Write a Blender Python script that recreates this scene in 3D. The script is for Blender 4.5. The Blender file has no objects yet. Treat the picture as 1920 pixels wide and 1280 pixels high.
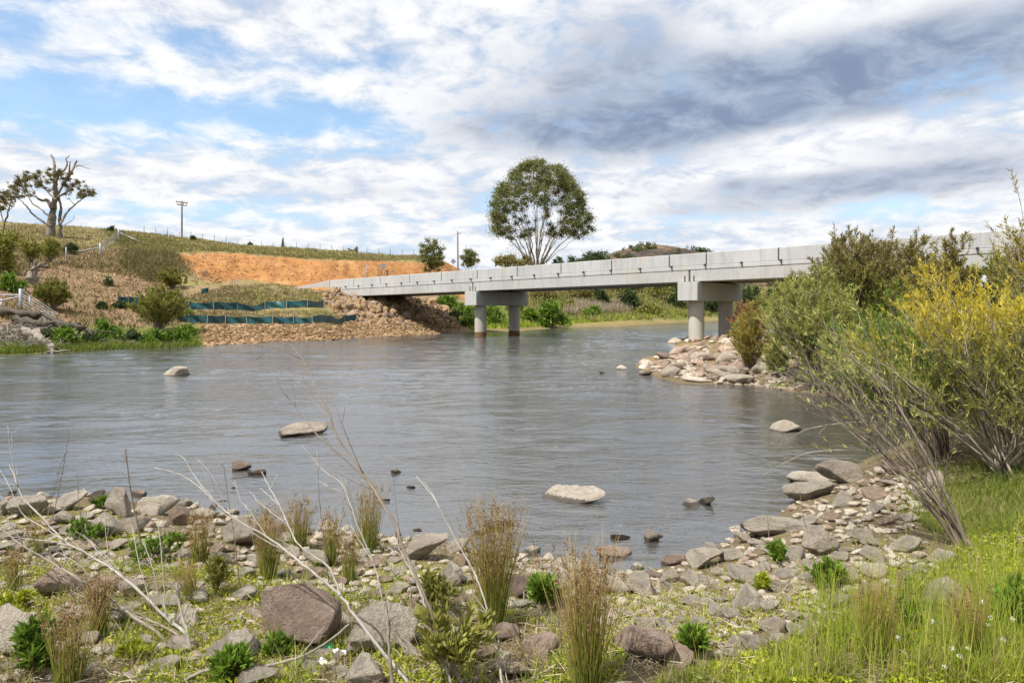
import bpy, bmesh, math
import numpy as np
from mathutils import Vector, noise as mnoise
PI = math.pi
F, HY, CX, H = 1280.0, 575.0, 960.0, 2.2          # focal length and horizon in photo pixels, eye height over the water
rng = np.random.default_rng(7)
sc = bpy.context.scene
COL = sc.collection

# ------------------------------------------------------------------ small maths
def nrm(v):
    return v / np.maximum(np.linalg.norm(v, axis=-1, keepdims=True), 1e-9)
def rnd3(n):
    return nrm(rng.normal(size=(n, 3)))
def vnoise(x, y, seed=0):
    xi, yi = np.floor(x), np.floor(y)
    fx, fy = x - xi, y - yi
    fx, fy = fx*fx*(3-2*fx), fy*fy*(3-2*fy)
    def hsh(a, b):
        v = np.sin(a*127.1 + b*311.7 + seed*74.7)*43758.5453
        return v - np.floor(v)
    return (hsh(xi, yi)*(1-fx) + hsh(xi+1, yi)*fx)*(1-fy) + (hsh(xi, yi+1)*(1-fx) + hsh(xi+1, yi+1)*fx)*fy
def fbm(x, y, seed=0, o=4):
    s, a, t = 0, .5, 0
    for i in range(o):
        s = s + a*vnoise(x*2**i, y*2**i, seed+i*3); t += a; a *= .5
    return s/t - .5
def sstep(a, b, x):
    t = np.clip((x-a)/(b-a), 0, 1)
    return t*t*(3-2*t)
def pxy(px, D):                                   # plan position of a sight line at depth D
    return np.array([(px-CX)/F*D, D])
def P3(px, py, D):
    return np.array([(px-CX)/F*D, D, H-(py-HY)/F*D])
def W3(px, py):                                   # a point of the water surface
    D = H*F/(py-HY)
    return np.array([(px-CX)/F*D, D, 0.0])

# ------------------------------------------------------------------ objects and tags
def mk(name, V, Q=None, T=None, mat=None, parent=None, smooth=False):
    V = np.asarray(V, dtype=np.float32).reshape(-1, 3)
    me = bpy.data.meshes.new(name)
    nq = 0 if Q is None else len(Q); nt = 0 if T is None else len(T)
    me.vertices.add(len(V)); me.vertices.foreach_set('co', V.ravel())
    idx = np.concatenate([np.asarray(Q, dtype=np.int32).ravel() if nq else np.zeros(0, np.int32),
                          np.asarray(T, dtype=np.int32).ravel() if nt else np.zeros(0, np.int32)])
    me.loops.add(len(idx)); me.loops.foreach_set('vertex_index', idx)
    st = np.concatenate([np.arange(nq)*4, nq*4+np.arange(nt)*3]).astype(np.int32)
    me.polygons.add(nq+nt); me.polygons.foreach_set('loop_start', st)
    me.polygons.foreach_set('use_smooth', np.full(nq+nt, bool(smooth)))
    me.update(calc_edges=True); me.validate()
    if mat: me.materials.append(mat)
    o = bpy.data.objects.new(name, me); COL.objects.link(o)
    if parent:
        o.parent = parent
        o.location = -Vector(parent.location)
    return o
def tag(o, label=None, cat=None, group=None, kind=None):
    if label: o['label'] = label
    if cat: o['category'] = cat
    if group: o['group'] = group
    if kind: o['kind'] = kind
    return o
def thing(name, label, cat, loc, group=None):
    o = bpy.data.objects.new(name, None); COL.objects.link(o)
    o.location = Vector([float(v) for v in loc]); o.empty_display_size = .2
    return tag(o, label, cat, group)
class MB:
    def __init__(s): s.V, s.Q, s.T, s.n = [], [], [], 0
    def add(s, V, Q=None, T=None):
        V = np.asarray(V, float).reshape(-1, 3)
        if Q is not None and len(Q): s.Q.append(np.asarray(Q)+s.n)
        if T is not None and len(T): s.T.append(np.asarray(T)+s.n)
        s.V.append(V); s.n += len(V); return s
    def build(s, name, mat, parent=None, smooth=False):
        return mk(name, np.concatenate(s.V), np.concatenate(s.Q) if s.Q else None, np.concatenate(s.T) if s.T else None, mat, parent, smooth)
BOXQ = np.array([[0,3,2,1],[4,5,6,7],[0,1,5,4],[1,2,6,5],[2,3,7,6],[3,0,4,7]])
def box8(c):                                      # eight corners, bottom ring then top ring
    return np.asarray(c, float), BOXQ
def tubes(P, R, k=4, closed=True):
    P = np.asarray(P, float); R = np.asarray(R, float)
    if P.ndim == 2: P, R = P[None], R[None]
    N, m, _ = P.shape
    T = nrm(np.gradient(P, axis=1))
    ref = np.where(np.abs(T[..., 2:3]) < .9, np.array([0, 0, 1.]), np.array([1., 0, 0]))
    ref = np.broadcast_to(ref[:, :1], T.shape)
    A = nrm(np.cross(T, ref)); B = np.cross(T, A)
    a = np.arange(k)/k*2*PI
    V = P[:, :, None] + R[:, :, None, None]*(A[:, :, None]*np.cos(a)[None, None, :, None] + B[:, :, None]*np.sin(a)[None, None, :, None])
    i = np.arange(N)[:, None, None]*m*k + np.arange(m-1)[None, :, None]*k + np.arange(k)[None, None, :]
    j = np.arange(N)[:, None, None]*m*k + np.arange(m-1)[None, :, None]*k + ((np.arange(k)+1) % k)[None, None, :]
    Q = np.stack([i, j, j+k, i+k], -1).reshape(-1, 4)
    T3 = None
    if closed and k == 4:
        e = np.arange(N)[:, None]*m*k + (m-1)*k + np.arange(4)[None]
        b = np.arange(N)[:, None]*m*k + np.arange(4)[None, ::-1]
        Q = np.concatenate([Q, e, b])
    elif closed and k > 4:
        base = np.arange(N)*m*k + (m-1)*k
        T3 = np.concatenate([np.stack([base, base+q, base+q+1], -1) for q in range(1, k-1)])
    return V.reshape(-1, 3), Q, T3
def ribbons(P, Wd):
    N, m, _ = P.shape
    T = nrm(np.gradient(P, axis=1))
    s = nrm(np.cross(T, np.broadcast_to(rnd3(N)[:, None], T.shape)))*Wd[:, :, None]/2
    V = np.stack([P-s, P+s], 2)
    i = (np.arange(N)[:, None]*m + np.arange(m-1)[None])*2
    Q = np.stack([i, i+1, i+3, i+2], -1).reshape(-1, 4)
    return V.reshape(-1, 3), Q
def leaves(P, d, L, w):
    N = len(P)
    d = nrm(d); s = nrm(np.cross(d, rnd3(N)))
    L = np.broadcast_to(np.asarray(L, float), (N,))[:, None]; w = np.broadcast_to(np.asarray(w, float), (N,))[:, None]
    V = np.stack([P, P+d*L*.45+s*w/2, P+d*L, P+d*L*.45-s*w/2], 1).reshape(-1, 3)
    return V, np.arange(N*4).reshape(-1, 4)
def smooth_line(pts, n):                          # Catmull-Rom through points
    p = np.asarray(pts, float); p = np.concatenate([[2*p[0]-p[1]], p, [2*p[-1]-p[-2]]])
    m = len(p)-3; t = np.linspace(0, m-1e-6, n); i = t.astype(int); f = (t-i)[:, None]
    a, b, c, d = p[i], p[i+1], p[i+2], p[i+3]
    return .5*(2*b+(c-a)*f+(2*a-5*b+4*c-d)*f*f+(3*b-a-3*c+d)*f**3)

# ------------------------------------------------------------------ materials
def newmat(name):
    m = bpy.data.materials.new(name); m.use_nodes = True
    nt = m.node_tree; nt.nodes.clear()
    return m, nt
def N(nt, t, **kw):
    n = nt.nodes.new(t)
    for k, v in kw.items(): setattr(n, k, v)
    return n
def lk(nt, a, b): nt.links.new(a, b)
def ramp(nt, fac, stops, interp='LINEAR'):
    r = N(nt, 'ShaderNodeValToRGB'); r.color_ramp.interpolation = interp
    el = r.color_ramp.elements
    while len(el) < len(stops): el.new(.5)
    for e, (p, c) in zip(el, stops):
        e.position = p; e.color = (*c, 1) if len(c) == 3 else c
    lk(nt, fac, r.inputs[0]); return r.outputs[0]
def noise_n(nt, vec, scale, detail=4, rough=.55, dist=0):
    n = N(nt, 'ShaderNodeTexNoise'); n.inputs['Scale'].default_value = scale; n.inputs['Detail'].default_value = detail
    n.inputs['Roughness'].default_value = rough; n.inputs['Distortion'].default_value = dist
    if vec is not None: lk(nt, vec, n.inputs['Vector'])
    return n.outputs['Fac']
def mth(nt, op, a, b=None, c=None, clamp=False):
    n = N(nt, 'ShaderNodeMath', operation=op, use_clamp=clamp)
    for i, v in enumerate((a, b, c)):
        if v is None: continue
        if isinstance(v, (int, float)): n.inputs[i].default_value = v
        else: lk(nt, v, n.inputs[i])
    return n.outputs[0]
def mixc(nt, f, a, b, mode='MIX'):
    n = N(nt, 'ShaderNodeMix', data_type='RGBA', blend_type=mode)
    for s, v in ((n.inputs[0], f), (n.inputs[6], a), (n.inputs[7], b)):
        if isinstance(v, (int, float)): s.default_value = v
        elif isinstance(v, tuple): s.default_value = (*v, 1)
        else: lk(nt, v, s)
    return n.outputs[2]
def out(nt, sh):
    o = N(nt, 'ShaderNodeOutputMaterial'); lk(nt, sh, o.inputs[0])
def prin(nt, col, rough=.85, bump=None, bstr=.5, bdist=.02, spec=.3):
    p = N(nt, 'ShaderNodeBsdfPrincipled')
    if isinstance(col, tuple): p.inputs['Base Color'].default_value = (*col, 1)
    else: lk(nt, col, p.inputs['Base Color'])
    p.inputs['Roughness'].default_value = rough
    p.inputs['Specular IOR Level'].default_value = spec
    if bump is not None:
        b = N(nt, 'ShaderNodeBump'); b.inputs['Strength'].default_value = bstr; b.inputs['Distance'].default_value = bdist
        lk(nt, bump, b.inputs['Height']); lk(nt, b.outputs[0], p.inputs['Normal'])
    return p.outputs[0]
def leaf_mat(name, stops, trans=.3):
    m, nt = newmat(name)
    g = N(nt, 'ShaderNodeNewGeometry')
    oi = N(nt, 'ShaderNodeTexCoord')
    n = noise_n(nt, oi.outputs['Object'], 1.3, 2)
    f = mth(nt, 'ADD', mth(nt, 'MULTIPLY', g.outputs['Random Per Island'], .75), mth(nt, 'MULTIPLY', mth(nt, 'SUBTRACT', n, .3), .6), clamp=True)
    c = ramp(nt, f, stops)
    d = prin(nt, c, .6, spec=.25)
    t = N(nt, 'ShaderNodeBsdfTranslucent'); lk(nt, c, t.inputs[0])
    mx = N(nt, 'ShaderNodeMixShader'); mx.inputs[0].default_value = trans
    lk(nt, d, mx.inputs[1]); lk(nt, t.outputs[0], mx.inputs[2]); out(nt, mx.outputs[0])
    return m
def rock_mat(name, c1, c2, c3, sc_=2.5):
    m, nt = newmat(name)
    tc = N(nt, 'ShaderNodeTexCoord'); oi = N(nt, 'ShaderNodeObjectInfo')
    ad = N(nt, 'ShaderNodeVectorMath', operation='ADD'); lk(nt, tc.outputs['Object'], ad.inputs[0])
    cb = N(nt, 'ShaderNodeCombineXYZ'); r10 = mth(nt, 'MULTIPLY', oi.outputs['Random'], 40)
    for i in range(3): lk(nt, r10, cb.inputs[i])
    lk(nt, cb.outputs[0], ad.inputs[1]); v = ad.outputs[0]
    n1 = noise_n(nt, v, sc_*.7, 5, .6, .4); n2 = noise_n(nt, v, sc_*5, 6, .7); n3 = noise_n(nt, v, sc_*16, 4, .7)
    c = ramp(nt, n1, [(.3, c2), (.5, c1), (.7, c3)])
    c = mixc(nt, mth(nt, 'MULTIPLY', mth(nt, 'SUBTRACT', n2, .45, clamp=True), 2.2, clamp=True), c, tuple(x*.45 for x in c1))
    c = mixc(nt, mth(nt, 'MULTIPLY', mth(nt, 'SUBTRACT', n3, .56, clamp=True), 2.5, clamp=True), c, tuple(min(.75, x*1.5) for x in c1))
    h = N(nt, 'ShaderNodeHueSaturation'); lk(nt, c, h.inputs['Color'])
    lk(nt, mth(nt, 'ADD', mth(nt, 'MULTIPLY', oi.outputs['Random'], .5), 1.42), h.inputs['Value'])
    vo = N(nt, 'ShaderNodeTexVoronoi', feature='DISTANCE_TO_EDGE'); vo.inputs['Scale'].default_value = 1.1; wv = N(nt, 'ShaderNodeVectorMath', operation='ADD'); nn = N(nt, 'ShaderNodeTexNoise'); nn.inputs['Scale'].default_value = 3; lk(nt, v, nn.inputs['Vector']); sc_v = N(nt, 'ShaderNodeVectorMath', operation='SCALE'); sc_v.inputs[3].default_value = .5; lk(nt, nn.outputs['Color'], sc_v.inputs[0]); lk(nt, v, wv.inputs[0]); lk(nt, sc_v.outputs[0], wv.inputs[1]); lk(nt, wv.outputs[0], vo.inputs['Vector'])
    sp = N(nt, 'ShaderNodeSeparateXYZ'); gg = N(nt, 'ShaderNodeNewGeometry'); lk(nt, gg.outputs['Position'], sp.inputs[0])
    wet = mth(nt, 'LESS_THAN', sp.outputs[2], mth(nt, 'ADD', mth(nt, 'MULTIPLY', n2, .07), .005))
    crack = mth(nt, 'MULTIPLY', vo.outputs['Distance'], 18, clamp=True)
    cc = mixc(nt, mth(nt, 'MULTIPLY', mth(nt, 'SUBTRACT', 1, crack), .28), h.outputs[0], tuple(x*.35 for x in c2))
    cc = mixc(nt, mth(nt, 'MULTIPLY', wet, .8), cc, tuple(x*.22 for x in c1))
    hh = mth(nt, 'ADD', mth(nt, 'ADD', mth(nt, 'MULTIPLY', n2, 1.3), mth(nt, 'MULTIPLY', n3, .5)), mth(nt, 'ADD', n1, mth(nt, 'MULTIPLY', crack, .12)))
    out(nt, prin(nt, cc, .9, hh, 1.0, .1, spec=.2))
    return m
def bark_mat(name, c1, c2, scale=8, zs=.25):
    m, nt = newmat(name)
    tc = N(nt, 'ShaderNodeTexCoord'); mp = N(nt, 'ShaderNodeMapping'); mp.inputs['Scale'].default_value = (1, 1, zs)
    lk(nt, tc.outputs['Object'], mp.inputs[0])
    n = noise_n(nt, mp.outputs[0], scale, 5, .65)
    g = N(nt, 'ShaderNodeNewGeometry')
    f = mth(nt, 'ADD', mth(nt, 'MULTIPLY', n, .7), mth(nt, 'MULTIPLY', g.outputs['Random Per Island'], .3))
    out(nt, prin(nt, ramp(nt, f, [(.3, c1), (.7, c2)]), .9, n, .6, .02, spec=.15))
    return m
def flat_mat(name, c, rough=.6, var=.25, scale=4, metal=0):
    m, nt = newmat(name)
    tc = N(nt, 'ShaderNodeTexCoord')
    n = noise_n(nt, tc.outputs['Object'], scale, 5, .6)
    c2 = ramp(nt, n, [(.3, tuple(x*(1-var) for x in c)), (.7, tuple(min(1, x*(1+var)) for x in c))])
    sh = prin(nt, c2, rough, n, .15, .01)
    if metal: nt.nodes['Principled BSDF'].inputs['Metallic'].default_value = metal
    out(nt, sh); return m

def concrete_mat(name, base, stain=.0, zfoot=None):
    m, nt = newmat(name)
    g = N(nt, 'ShaderNodeNewGeometry'); pos = g.outputs['Position']
    mp = N(nt, 'ShaderNodeMapping'); mp.inputs['Scale'].default_value = (1, 1, .18); lk(nt, pos, mp.inputs[0])
    big = noise_n(nt, pos, .35, 4, .6); st = noise_n(nt, mp.outputs[0], 3.2, 5, .65); fine = noise_n(nt, pos, 14, 5, .7)
    c = ramp(nt, big, [(.32, tuple(x*.86 for x in base)), (.5, base), (.7, tuple(x*1.1 for x in base))])
    c = mixc(nt, mth(nt, 'MULTIPLY', mth(nt, 'SUBTRACT', st, .5, clamp=True), 2.8, clamp=True), c, tuple(x*.66 for x in base))
    c = mixc(nt, mth(nt, 'MULTIPLY', mth(nt, 'SUBTRACT', fine, .55, clamp=True), 1.5, clamp=True), c, tuple(x*.75 for x in base))
    n4 = noise_n(nt, pos, .8, 3); c = mixc(nt, mth(nt, 'MULTIPLY', mth(nt, 'SUBTRACT', n4, .6, clamp=True), 2.5, clamp=True), c, (.42, .37, .22))
    if zfoot is not None:
        sp = N(nt, 'ShaderNodeSeparateXYZ'); lk(nt, pos, sp.inputs[0])
        zz = mth(nt, 'ADD', sp.outputs[2], mth(nt, 'MULTIPLY', mth(nt, 'SUBTRACT', st, .5), .12))
        f = mth(nt, 'LESS_THAN', zz, zfoot)
        c = mixc(nt, f, c, (.15, .085, .045))
    out(nt, prin(nt, c, .85, fine, .25, .02, spec=.25))
    return m

M = {}
M['concrete'] = concrete_mat('parapet concrete', (.395, .40, .40))
M['concrete_g'] = concrete_mat('girder concrete', (.375, .375, .365))
M['concrete_c'] = concrete_mat('column concrete', (.43, .405, .36), zfoot=.33)
M['joint'] = flat_mat('dark joint', (.06, .06, .06))
M['steel_dark'] = flat_mat('dark steel', (.05, .05, .05), .5)
M['galv'] = flat_mat('galvanised steel', (.25, .265, .28), .5, .1, metal=.3)
M['wood'] = bark_mat('grey timber', (.10, .085, .07), (.22, .19, .16))
M['stake'] = flat_mat('pale stake', (.42, .32, .2))
M['rock_tan'] = rock_mat('tan stone', (.49, .43, .35), (.42, .355, .28), (.55, .495, .42))
M['rock_pink'] = rock_mat('pink stone', (.40, .30, .235), (.32, .225, .17), (.46, .37, .30))
M['rock_grey'] = rock_mat('grey stone', (.42, .36, .29), (.32, .27, .215), (.50, .45, .38))
M['rock_brown'] = rock_mat('brown stone', (.27, .20, .155), (.19, .135, .10), (.36, .285, .23))
M['rock_dark'] = rock_mat('wet dark stone', (.13, .105, .08), (.07, .055, .045), (.2, .165, .13))
M['rock_gold'] = rock_mat('golden rubble', (.30, .205, .115), (.21, .135, .072), (.38, .28, .175))
M['bark_grey'] = bark_mat('grey bark', (.11, .09, .072), (.33, .29, .245))
M['bark_pale'] = bark_mat('pale gum bark', (.14, .12, .095), (.38, .335, .28), 3, .2)
M['bark_dark'] = bark_mat('dark bark', (.04, .033, .028), (.13, .11, .09))
M['bark_dead'] = bark_mat('bleached dead wood', (.17, .15, .13), (.47, .435, .39), 14)
M['bark_stem'] = bark_mat('brown stems', (.11, .085, .065), (.3, .25, .2))
M['twig_grey'] = bark_mat('grey twigs', (.17, .145, .115), (.42, .37, .30), 20)
G_ = leaf_mat
M['leaf_gum'] = G_('gum leaves', [(0, (.06, .08, .022)), (.45, (.135, .16, .05)), (.8, (.24, .25, .085)), (1, (.33, .29, .12))], .3)
M['leaf_gum_dry'] = G_('sparse gum leaves', [(0, (.07, .075, .028)), (.5, (.18, .165, .06)), (1, (.3, .24, .11))], .3)
M['leaf_olive'] = G_('olive leaves', [(0, (.08, .095, .018)), (.5, (.225, .23, .045)), (1, (.37, .33, .09))])
M['leaf_green'] = G_('bright leaves', [(0, (.05, .10, .012)), (.5, (.13, .225, .025)), (1, (.27, .36, .05))], .35)
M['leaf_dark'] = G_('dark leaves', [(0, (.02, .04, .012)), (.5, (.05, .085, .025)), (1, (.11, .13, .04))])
M['leaf_yg'] = G_('yellow green leaves', [(0, (.11, .135, .03)), (.35, (.26, .29, .07)), (.75, (.44, .44, .13)), (1, (.54, .47, .22))], .4)
M['leaf_yellow'] = G_('yellow leaves', [(0, (.16, .16, .02)), (.35, (.46, .40, .04)), (.75, (.7, .57, .07)), (1, (.68, .42, .08))], .42)
M['leaf_brown'] = G_('brown green leaves', [(0, (.10, .095, .03)), (.5, (.22, .195, .06)), (1, (.33, .25, .1))])
M['leaf_red'] = G_('russet leaves', [(0, (.16, .07, .04)), (1, (.34, .18, .1))])
M['leaf_gold'] = G_('golden leaves', [(0, (.15, .13, .025)), (.5, (.3, .24, .05)), (1, (.45, .36, .1))])
M['grass_green'] = G_('green grass', [(0, (.13, .20, .02)), (.4, (.27, .37, .035)), (.75, (.43, .46, .07)), (1, (.56, .48, .2))], .45)
M['grass_dry'] = G_('dry grass', [(0, (.16, .12, .05)), (.5, (.30, .24, .11)), (1, (.44, .36, .2))], .2)
M['grass_hill'] = G_('hill grass', [(0, (.07, .065, .02)), (.5, (.155, .135, .048)), (1, (.29, .225, .1))], .2)
M['grass_hillg'] = G_('greener hill grass', [(0, (.085, .092, .023)), (.5, (.17, .165, .047)), (1, (.29, .24, .1))], .2)
M['grass_mid'] = G_('deep green grass', [(0, (.07, .11, .015)), (.5, (.165, .225, .03)), (.85, (.29, .31, .07)), (1, (.36, .3, .13))], .35)
M['moss'] = G_('creeping weed leaves', [(0, (.13, .18, .012)), (.5, (.33, .38, .025)), (1, (.54, .52, .07))], .35)
M['reed'] = G_('pale reeds', [(0, (.25, .2, .13)), (1, (.42, .35, .25))], .2)
M['straw'] = G_('straw', [(0, (.2, .15, .09)), (.6, (.38, .31, .2)), (1, (.55, .48, .36))], .1)
M['seed'] = G_('seed heads', [(0, (.10, .055, .025)), (1, (.28, .175, .09))], .1)
M['white_petal'] = flat_mat('white petals', (.75, .74, .66))
M['plastic_w'] = flat_mat('white plastic', (.75, .75, .72), .35, .08)
M['plastic_g'] = flat_mat('green plastic', (.05, .32, .13), .35, .2)
M['asphalt'] = flat_mat('asphalt', (.07, .07, .07), .9)

def teal():
    m, nt = newmat('teal silt cloth')
    g = N(nt, 'ShaderNodeNewGeometry')
    n = noise_n(nt, g.outputs['Position'], 1.6, 5, .65)
    c = ramp(nt, n, [(.3, (.005, .04, .05)), (.55, (.008, .078, .09)), (.75, (.04, .17, .185))])
    out(nt, prin(nt, c, .45, n, .6, .1, spec=.5)); return m
M['teal'] = teal()
def rush():
    m, nt = newmat('rush stems')
    tc = N(nt, 'ShaderNodeTexCoord'); g = N(nt, 'ShaderNodeNewGeometry')
    sp = N(nt, 'ShaderNodeSeparateXYZ'); lk(nt, tc.outputs['Object'], sp.inputs[0])
    oi = N(nt, 'ShaderNodeObjectInfo')
    rz = N(nt, 'ShaderNodeVectorMath', operation='SUBTRACT'); lk(nt, g.outputs['Position'], rz.inputs[0]); lk(nt, oi.outputs['Location'], rz.inputs[1])
    a = N(nt, 'ShaderNodeAttribute', attribute_name='along')
    f = mth(nt, 'ADD', mth(nt, 'MULTIPLY', a.outputs['Fac'], .8), mth(nt, 'MULTIPLY', mth(nt, 'SUBTRACT', g.outputs['Random Per Island'], .45), .75), clamp=True)
    c = ramp(nt, f, [(0, (.11, .15, .018)), (.35, (.21, .22, .035)), (.65, (.29, .19, .06)), (1, (.44, .31, .16))])
    out(nt, prin(nt, c, .6)); return m
M['rush'] = rush()

# ------------------------------------------------------------------ terrain
ctl = []                                          # (photo column, depth, height)
def c_(px, *pairs):
    for D, z in pairs: ctl.append((px, D, z))
def w_(px, py, z=0.0):
    ctl.append((px, H*F/(py-HY), z))
def y_(px, *pairs):                               # (photo row, depth)
    for py, D in pairs: ctl.append((px, D, H-(py-HY)/F*D))
for px in (-500, 0, 500, 960, 1500, 1920, 2500): c_(px, (1.2, .66), (2.2, .62))
for px in (-400, 0, 500, 960, 1400): c_(px, (3, .56), (4, .47))
c_(1900, (3, .58), (4.5, .56), (6, .52)); c_(2300, (4, .62), (7, .65)); c_(1650, (3, .57), (4.5, .5), (6, .36))
c_(0, (5.5, .36), (6.8, .22)); c_(300, (5.5, .34), (6.6, .19)); c_(600, (5, .32), (6, .15)); c_(960, (5, .25)); c_(1250, (4.8, .26)); c_(1400, (5.3, .24)); c_(1500, (6, .26)); c_(1600, (7, .25))
for px, py in ((-200, 935), (0, 938), (200, 930), (330, 945), (430, 965), (560, 985), (700, 1003), (850, 1018), (1000, 1040), (1100, 1062), (1230, 1066), (1340, 1030), (1420, 990), (1490, 940), (1545, 905), (1610, 868), (1700, 842), (1790, 815)): w_(px, py)
for px, py, z in ((-200, 890, -.3), (0, 900, -.3), (300, 905, -.3), (560, 930, -.3), (850, 955, -.3), (1000, 985, -.3), (1230, 1000, -.25), (1400, 930, -.3), (1500, 880, -.3), (1640, 820, -.3)): w_(px, py, z)
for px, py, z in ((-300, 780, -.9), (0, 780, -.9), (400, 780, -.9), (800, 780, -.9), (1100, 800, -.8), (1350, 800, -.7), (1550, 790, -.45), (0, 690, -.8), (300, 680, -.8), (600, 665, -.8), (900, 680, -.9), (1100, 690, -.8), (900, 640, -.7), (1050, 640, -.7), (1200, 640, -.6), (1200, 615, -.5)): w_(px, py, z)
# right inlet, spit, pier island
for px, py in ((1790, 770), (1700, 752), (1600, 745), (1520, 737), (1430, 722), (1290, 716), (1215, 700), (1192, 686), (1225, 668), (1290, 655), (1258, 641), (1300, 630)): w_(px, py)
c_(1300, (22, .22), (24, .32), (26, .22)); c_(1380, (21, .25), (24, .48), (30, .45), (36, .35)); c_(1500, (19, .5), (23, .9), (30, .6), (38, .2)); c_(1340, (39, .42), (44, .1))
c_(1620, (18, .5), (22, .7), (30, .3), (36, 0), (50, -.6)); c_(1800, (9, .7), (12, .6), (16, .6), (22, .8), (28, .5), (36, 0), (50, -.6))
c_(2100, (6, .9), (12, 1.3), (18, 2.2), (24, 3.0), (40, 2)); c_(2500, (8, 1.3), (14, 3.3), (30, 4.2))
c_(1500, (46, -.3), (70, -.6)); c_(1700, (70, -.6), (90, -.4)); c_(1900, (70, -.5)); c_(2300, (60, 1.5), (100, 5))
c_(1420, (48, -.3))
# left bank
w_(-300, 672); w_(0, 666); w_(100, 662); w_(200, 656); w_(300, 651); w_(370, 649); w_(450, 644); w_(560, 638); w_(680, 632); w_(780, 628); w_(850, 624); w_(905, 624, -.05)
y_(-300, (600, 38), (520, 52), (470, 68), (425, 90), (405, 110))
y_(0, (640, 33), (600, 37), (560, 44), (520, 53), (470, 68), (430, 88), (418, 105))
y_(100, (645, 34), (600, 40), (560, 48), (520, 58), (480, 72), (445, 92), (424, 110))
y_(200, (635, 38), (600, 44), (560, 52), (520, 62), (480, 75), (450, 95), (432, 118))
y_(330, (635, 40), (605, 46), (580, 51), (545, 58), (510, 66), (476, 78), (462, 100), (447, 150))
y_(480, (630, 44), (606, 48), (582, 53), (565, 55), (537, 60), (528, 74), (481, 90), (466, 150)); c_(480, (66, 3.7))
y_(600, (606, 48.5), (590, 51), (577, 54), (560, 58), (546, 61), (529, 77), (484, 100), (474, 150)); c_(600, (67, 3.9))
y_(400, (540, 59), (522, 70), (476, 84), (455, 150))
c_(700, (54, .9), (58, 1.9), (62, 3.0), (65, 3.95), (72, 4.1), (88, 4.5)); y_(700, (488, 113), (481, 150))
c_(640, (52, .9), (57, 2.0), (61, 3.2), (70, 4.0))
c_(760, (56, .8), (60, 1.8), (65, 3.3), (70, 4.0), (80, 4.3), (100, 4.7)); y_(760, (490, 125), (485, 155))
c_(820, (59, .5), (63, 1.6), (68, 2.8), (75, 3.9), (90, 4.4), (110, 4.9)); y_(830, (492, 138), (489, 165))
c_(870, (62, .4), (68, 1.6), (78, 3.2), (100, 4.6), (140, 6.5))
# far bank
w_(960, 622, .02); w_(1040, 615); w_(1150, 612); w_(1290, 604); w_(1380, 601); w_(1500, 600); w_(1800, 599)
c_(960, (72, .8), (85, 2.2), (100, 3.9), (130, 6.2)); c_(1050, (78, .6), (92, 2.2), (105, 4.0), (125, 6))
c_(1150, (84, .6), (98, 1.5), (110, 3.8), (130, 6)); c_(1300, (108, .7), (120, 1.8), (130, 3.8), (150, 6.5)); c_(1420, (125, 1.2), (150, 5.5)); c_(1700, (135, 1), (165, 5))
for px in (900, 1100, 1400, 1800, 2400): c_(px, (220, 8), (500, 9), (1600, 9))
for px in (-300, 0, 150): c_(px, (220, 18), (500, 16), (1600, 9))
for px in (400, 650): c_(px, (240, 16), (500, 14), (1600, 9))
ctl = np.array(ctl)
def uv(px, D):
    a = np.arctan((px-CX)/F); return np.stack([a*2.6, np.log(D/np.cos(a))], -1)
U = uv(ctl[:, 0], ctl[:, 1]); Zc = ctl[:, 2]
def phi(A, B):
    d2 = ((A[:, None, :]-B[None])**2).sum(-1)
    return .5*d2*np.log(d2+1e-9)
n_ = len(U)
K = np.zeros((n_+3, n_+3)); K[:n_, :n_] = phi(U, U) + np.eye(n_)*2e-5
K[:n_, n_] = 1; K[:n_, n_+1:] = U; K[n_:, :n_] = K[:n_, n_:].T
sol = np.linalg.solve(K, np.concatenate([Zc, [0, 0, 0]]))
AZ = np.radians(np.arange(-60, 60.01, .2)); NR = 620
RR = np.exp(np.linspace(math.log(1.2), math.log(1500), NR))
ga, gr = np.meshgrid(AZ, RR, indexing='ij')
pts = np.stack([ga.ravel()*2.6, np.log(gr.ravel())], -1)
Hg = np.empty(len(pts))
for i in range(0, len(pts), 20000):
    b = pts[i:i+20000]
    Hg[i:i+20000] = phi(b, U) @ sol[:n_] + sol[n_] + b @ sol[n_+1:]
Hg = Hg.reshape(ga.shape)
GX, GY = gr*np.sin(ga), gr*np.cos(ga)
near = sstep(14, 5, gr)
Hg += fbm(GX*1.6, GY*1.6, 3)*.09*near + fbm(GX*5, GY*5, 5, 3)*.05*near
mid = sstep(14, 30, gr)*sstep(-.2, 1.2, Hg)
Hg += (fbm(GX*.22, GY*.22, 8)*1.0 + fbm(GX*.9, GY*.9, 11, 3)*.28)*mid*np.clip((gr-20)/60, .25, .8)
Hg += fbm(GX*.5, GY*.5, 21)*.12*sstep(14, 30, gr)*(1-mid)
gm = sstep(70, 76, gr)*sstep(150, 120, gr)*sstep(math.atan(-.52), math.atan(-.46), ga)*sstep(math.atan(-.05), math.atan(-.12), ga)
Hg -= np.abs(fbm(ga*60, np.log(gr)*12, 301, 4))*1.1*gm
lnR = np.log(RR)
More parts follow.
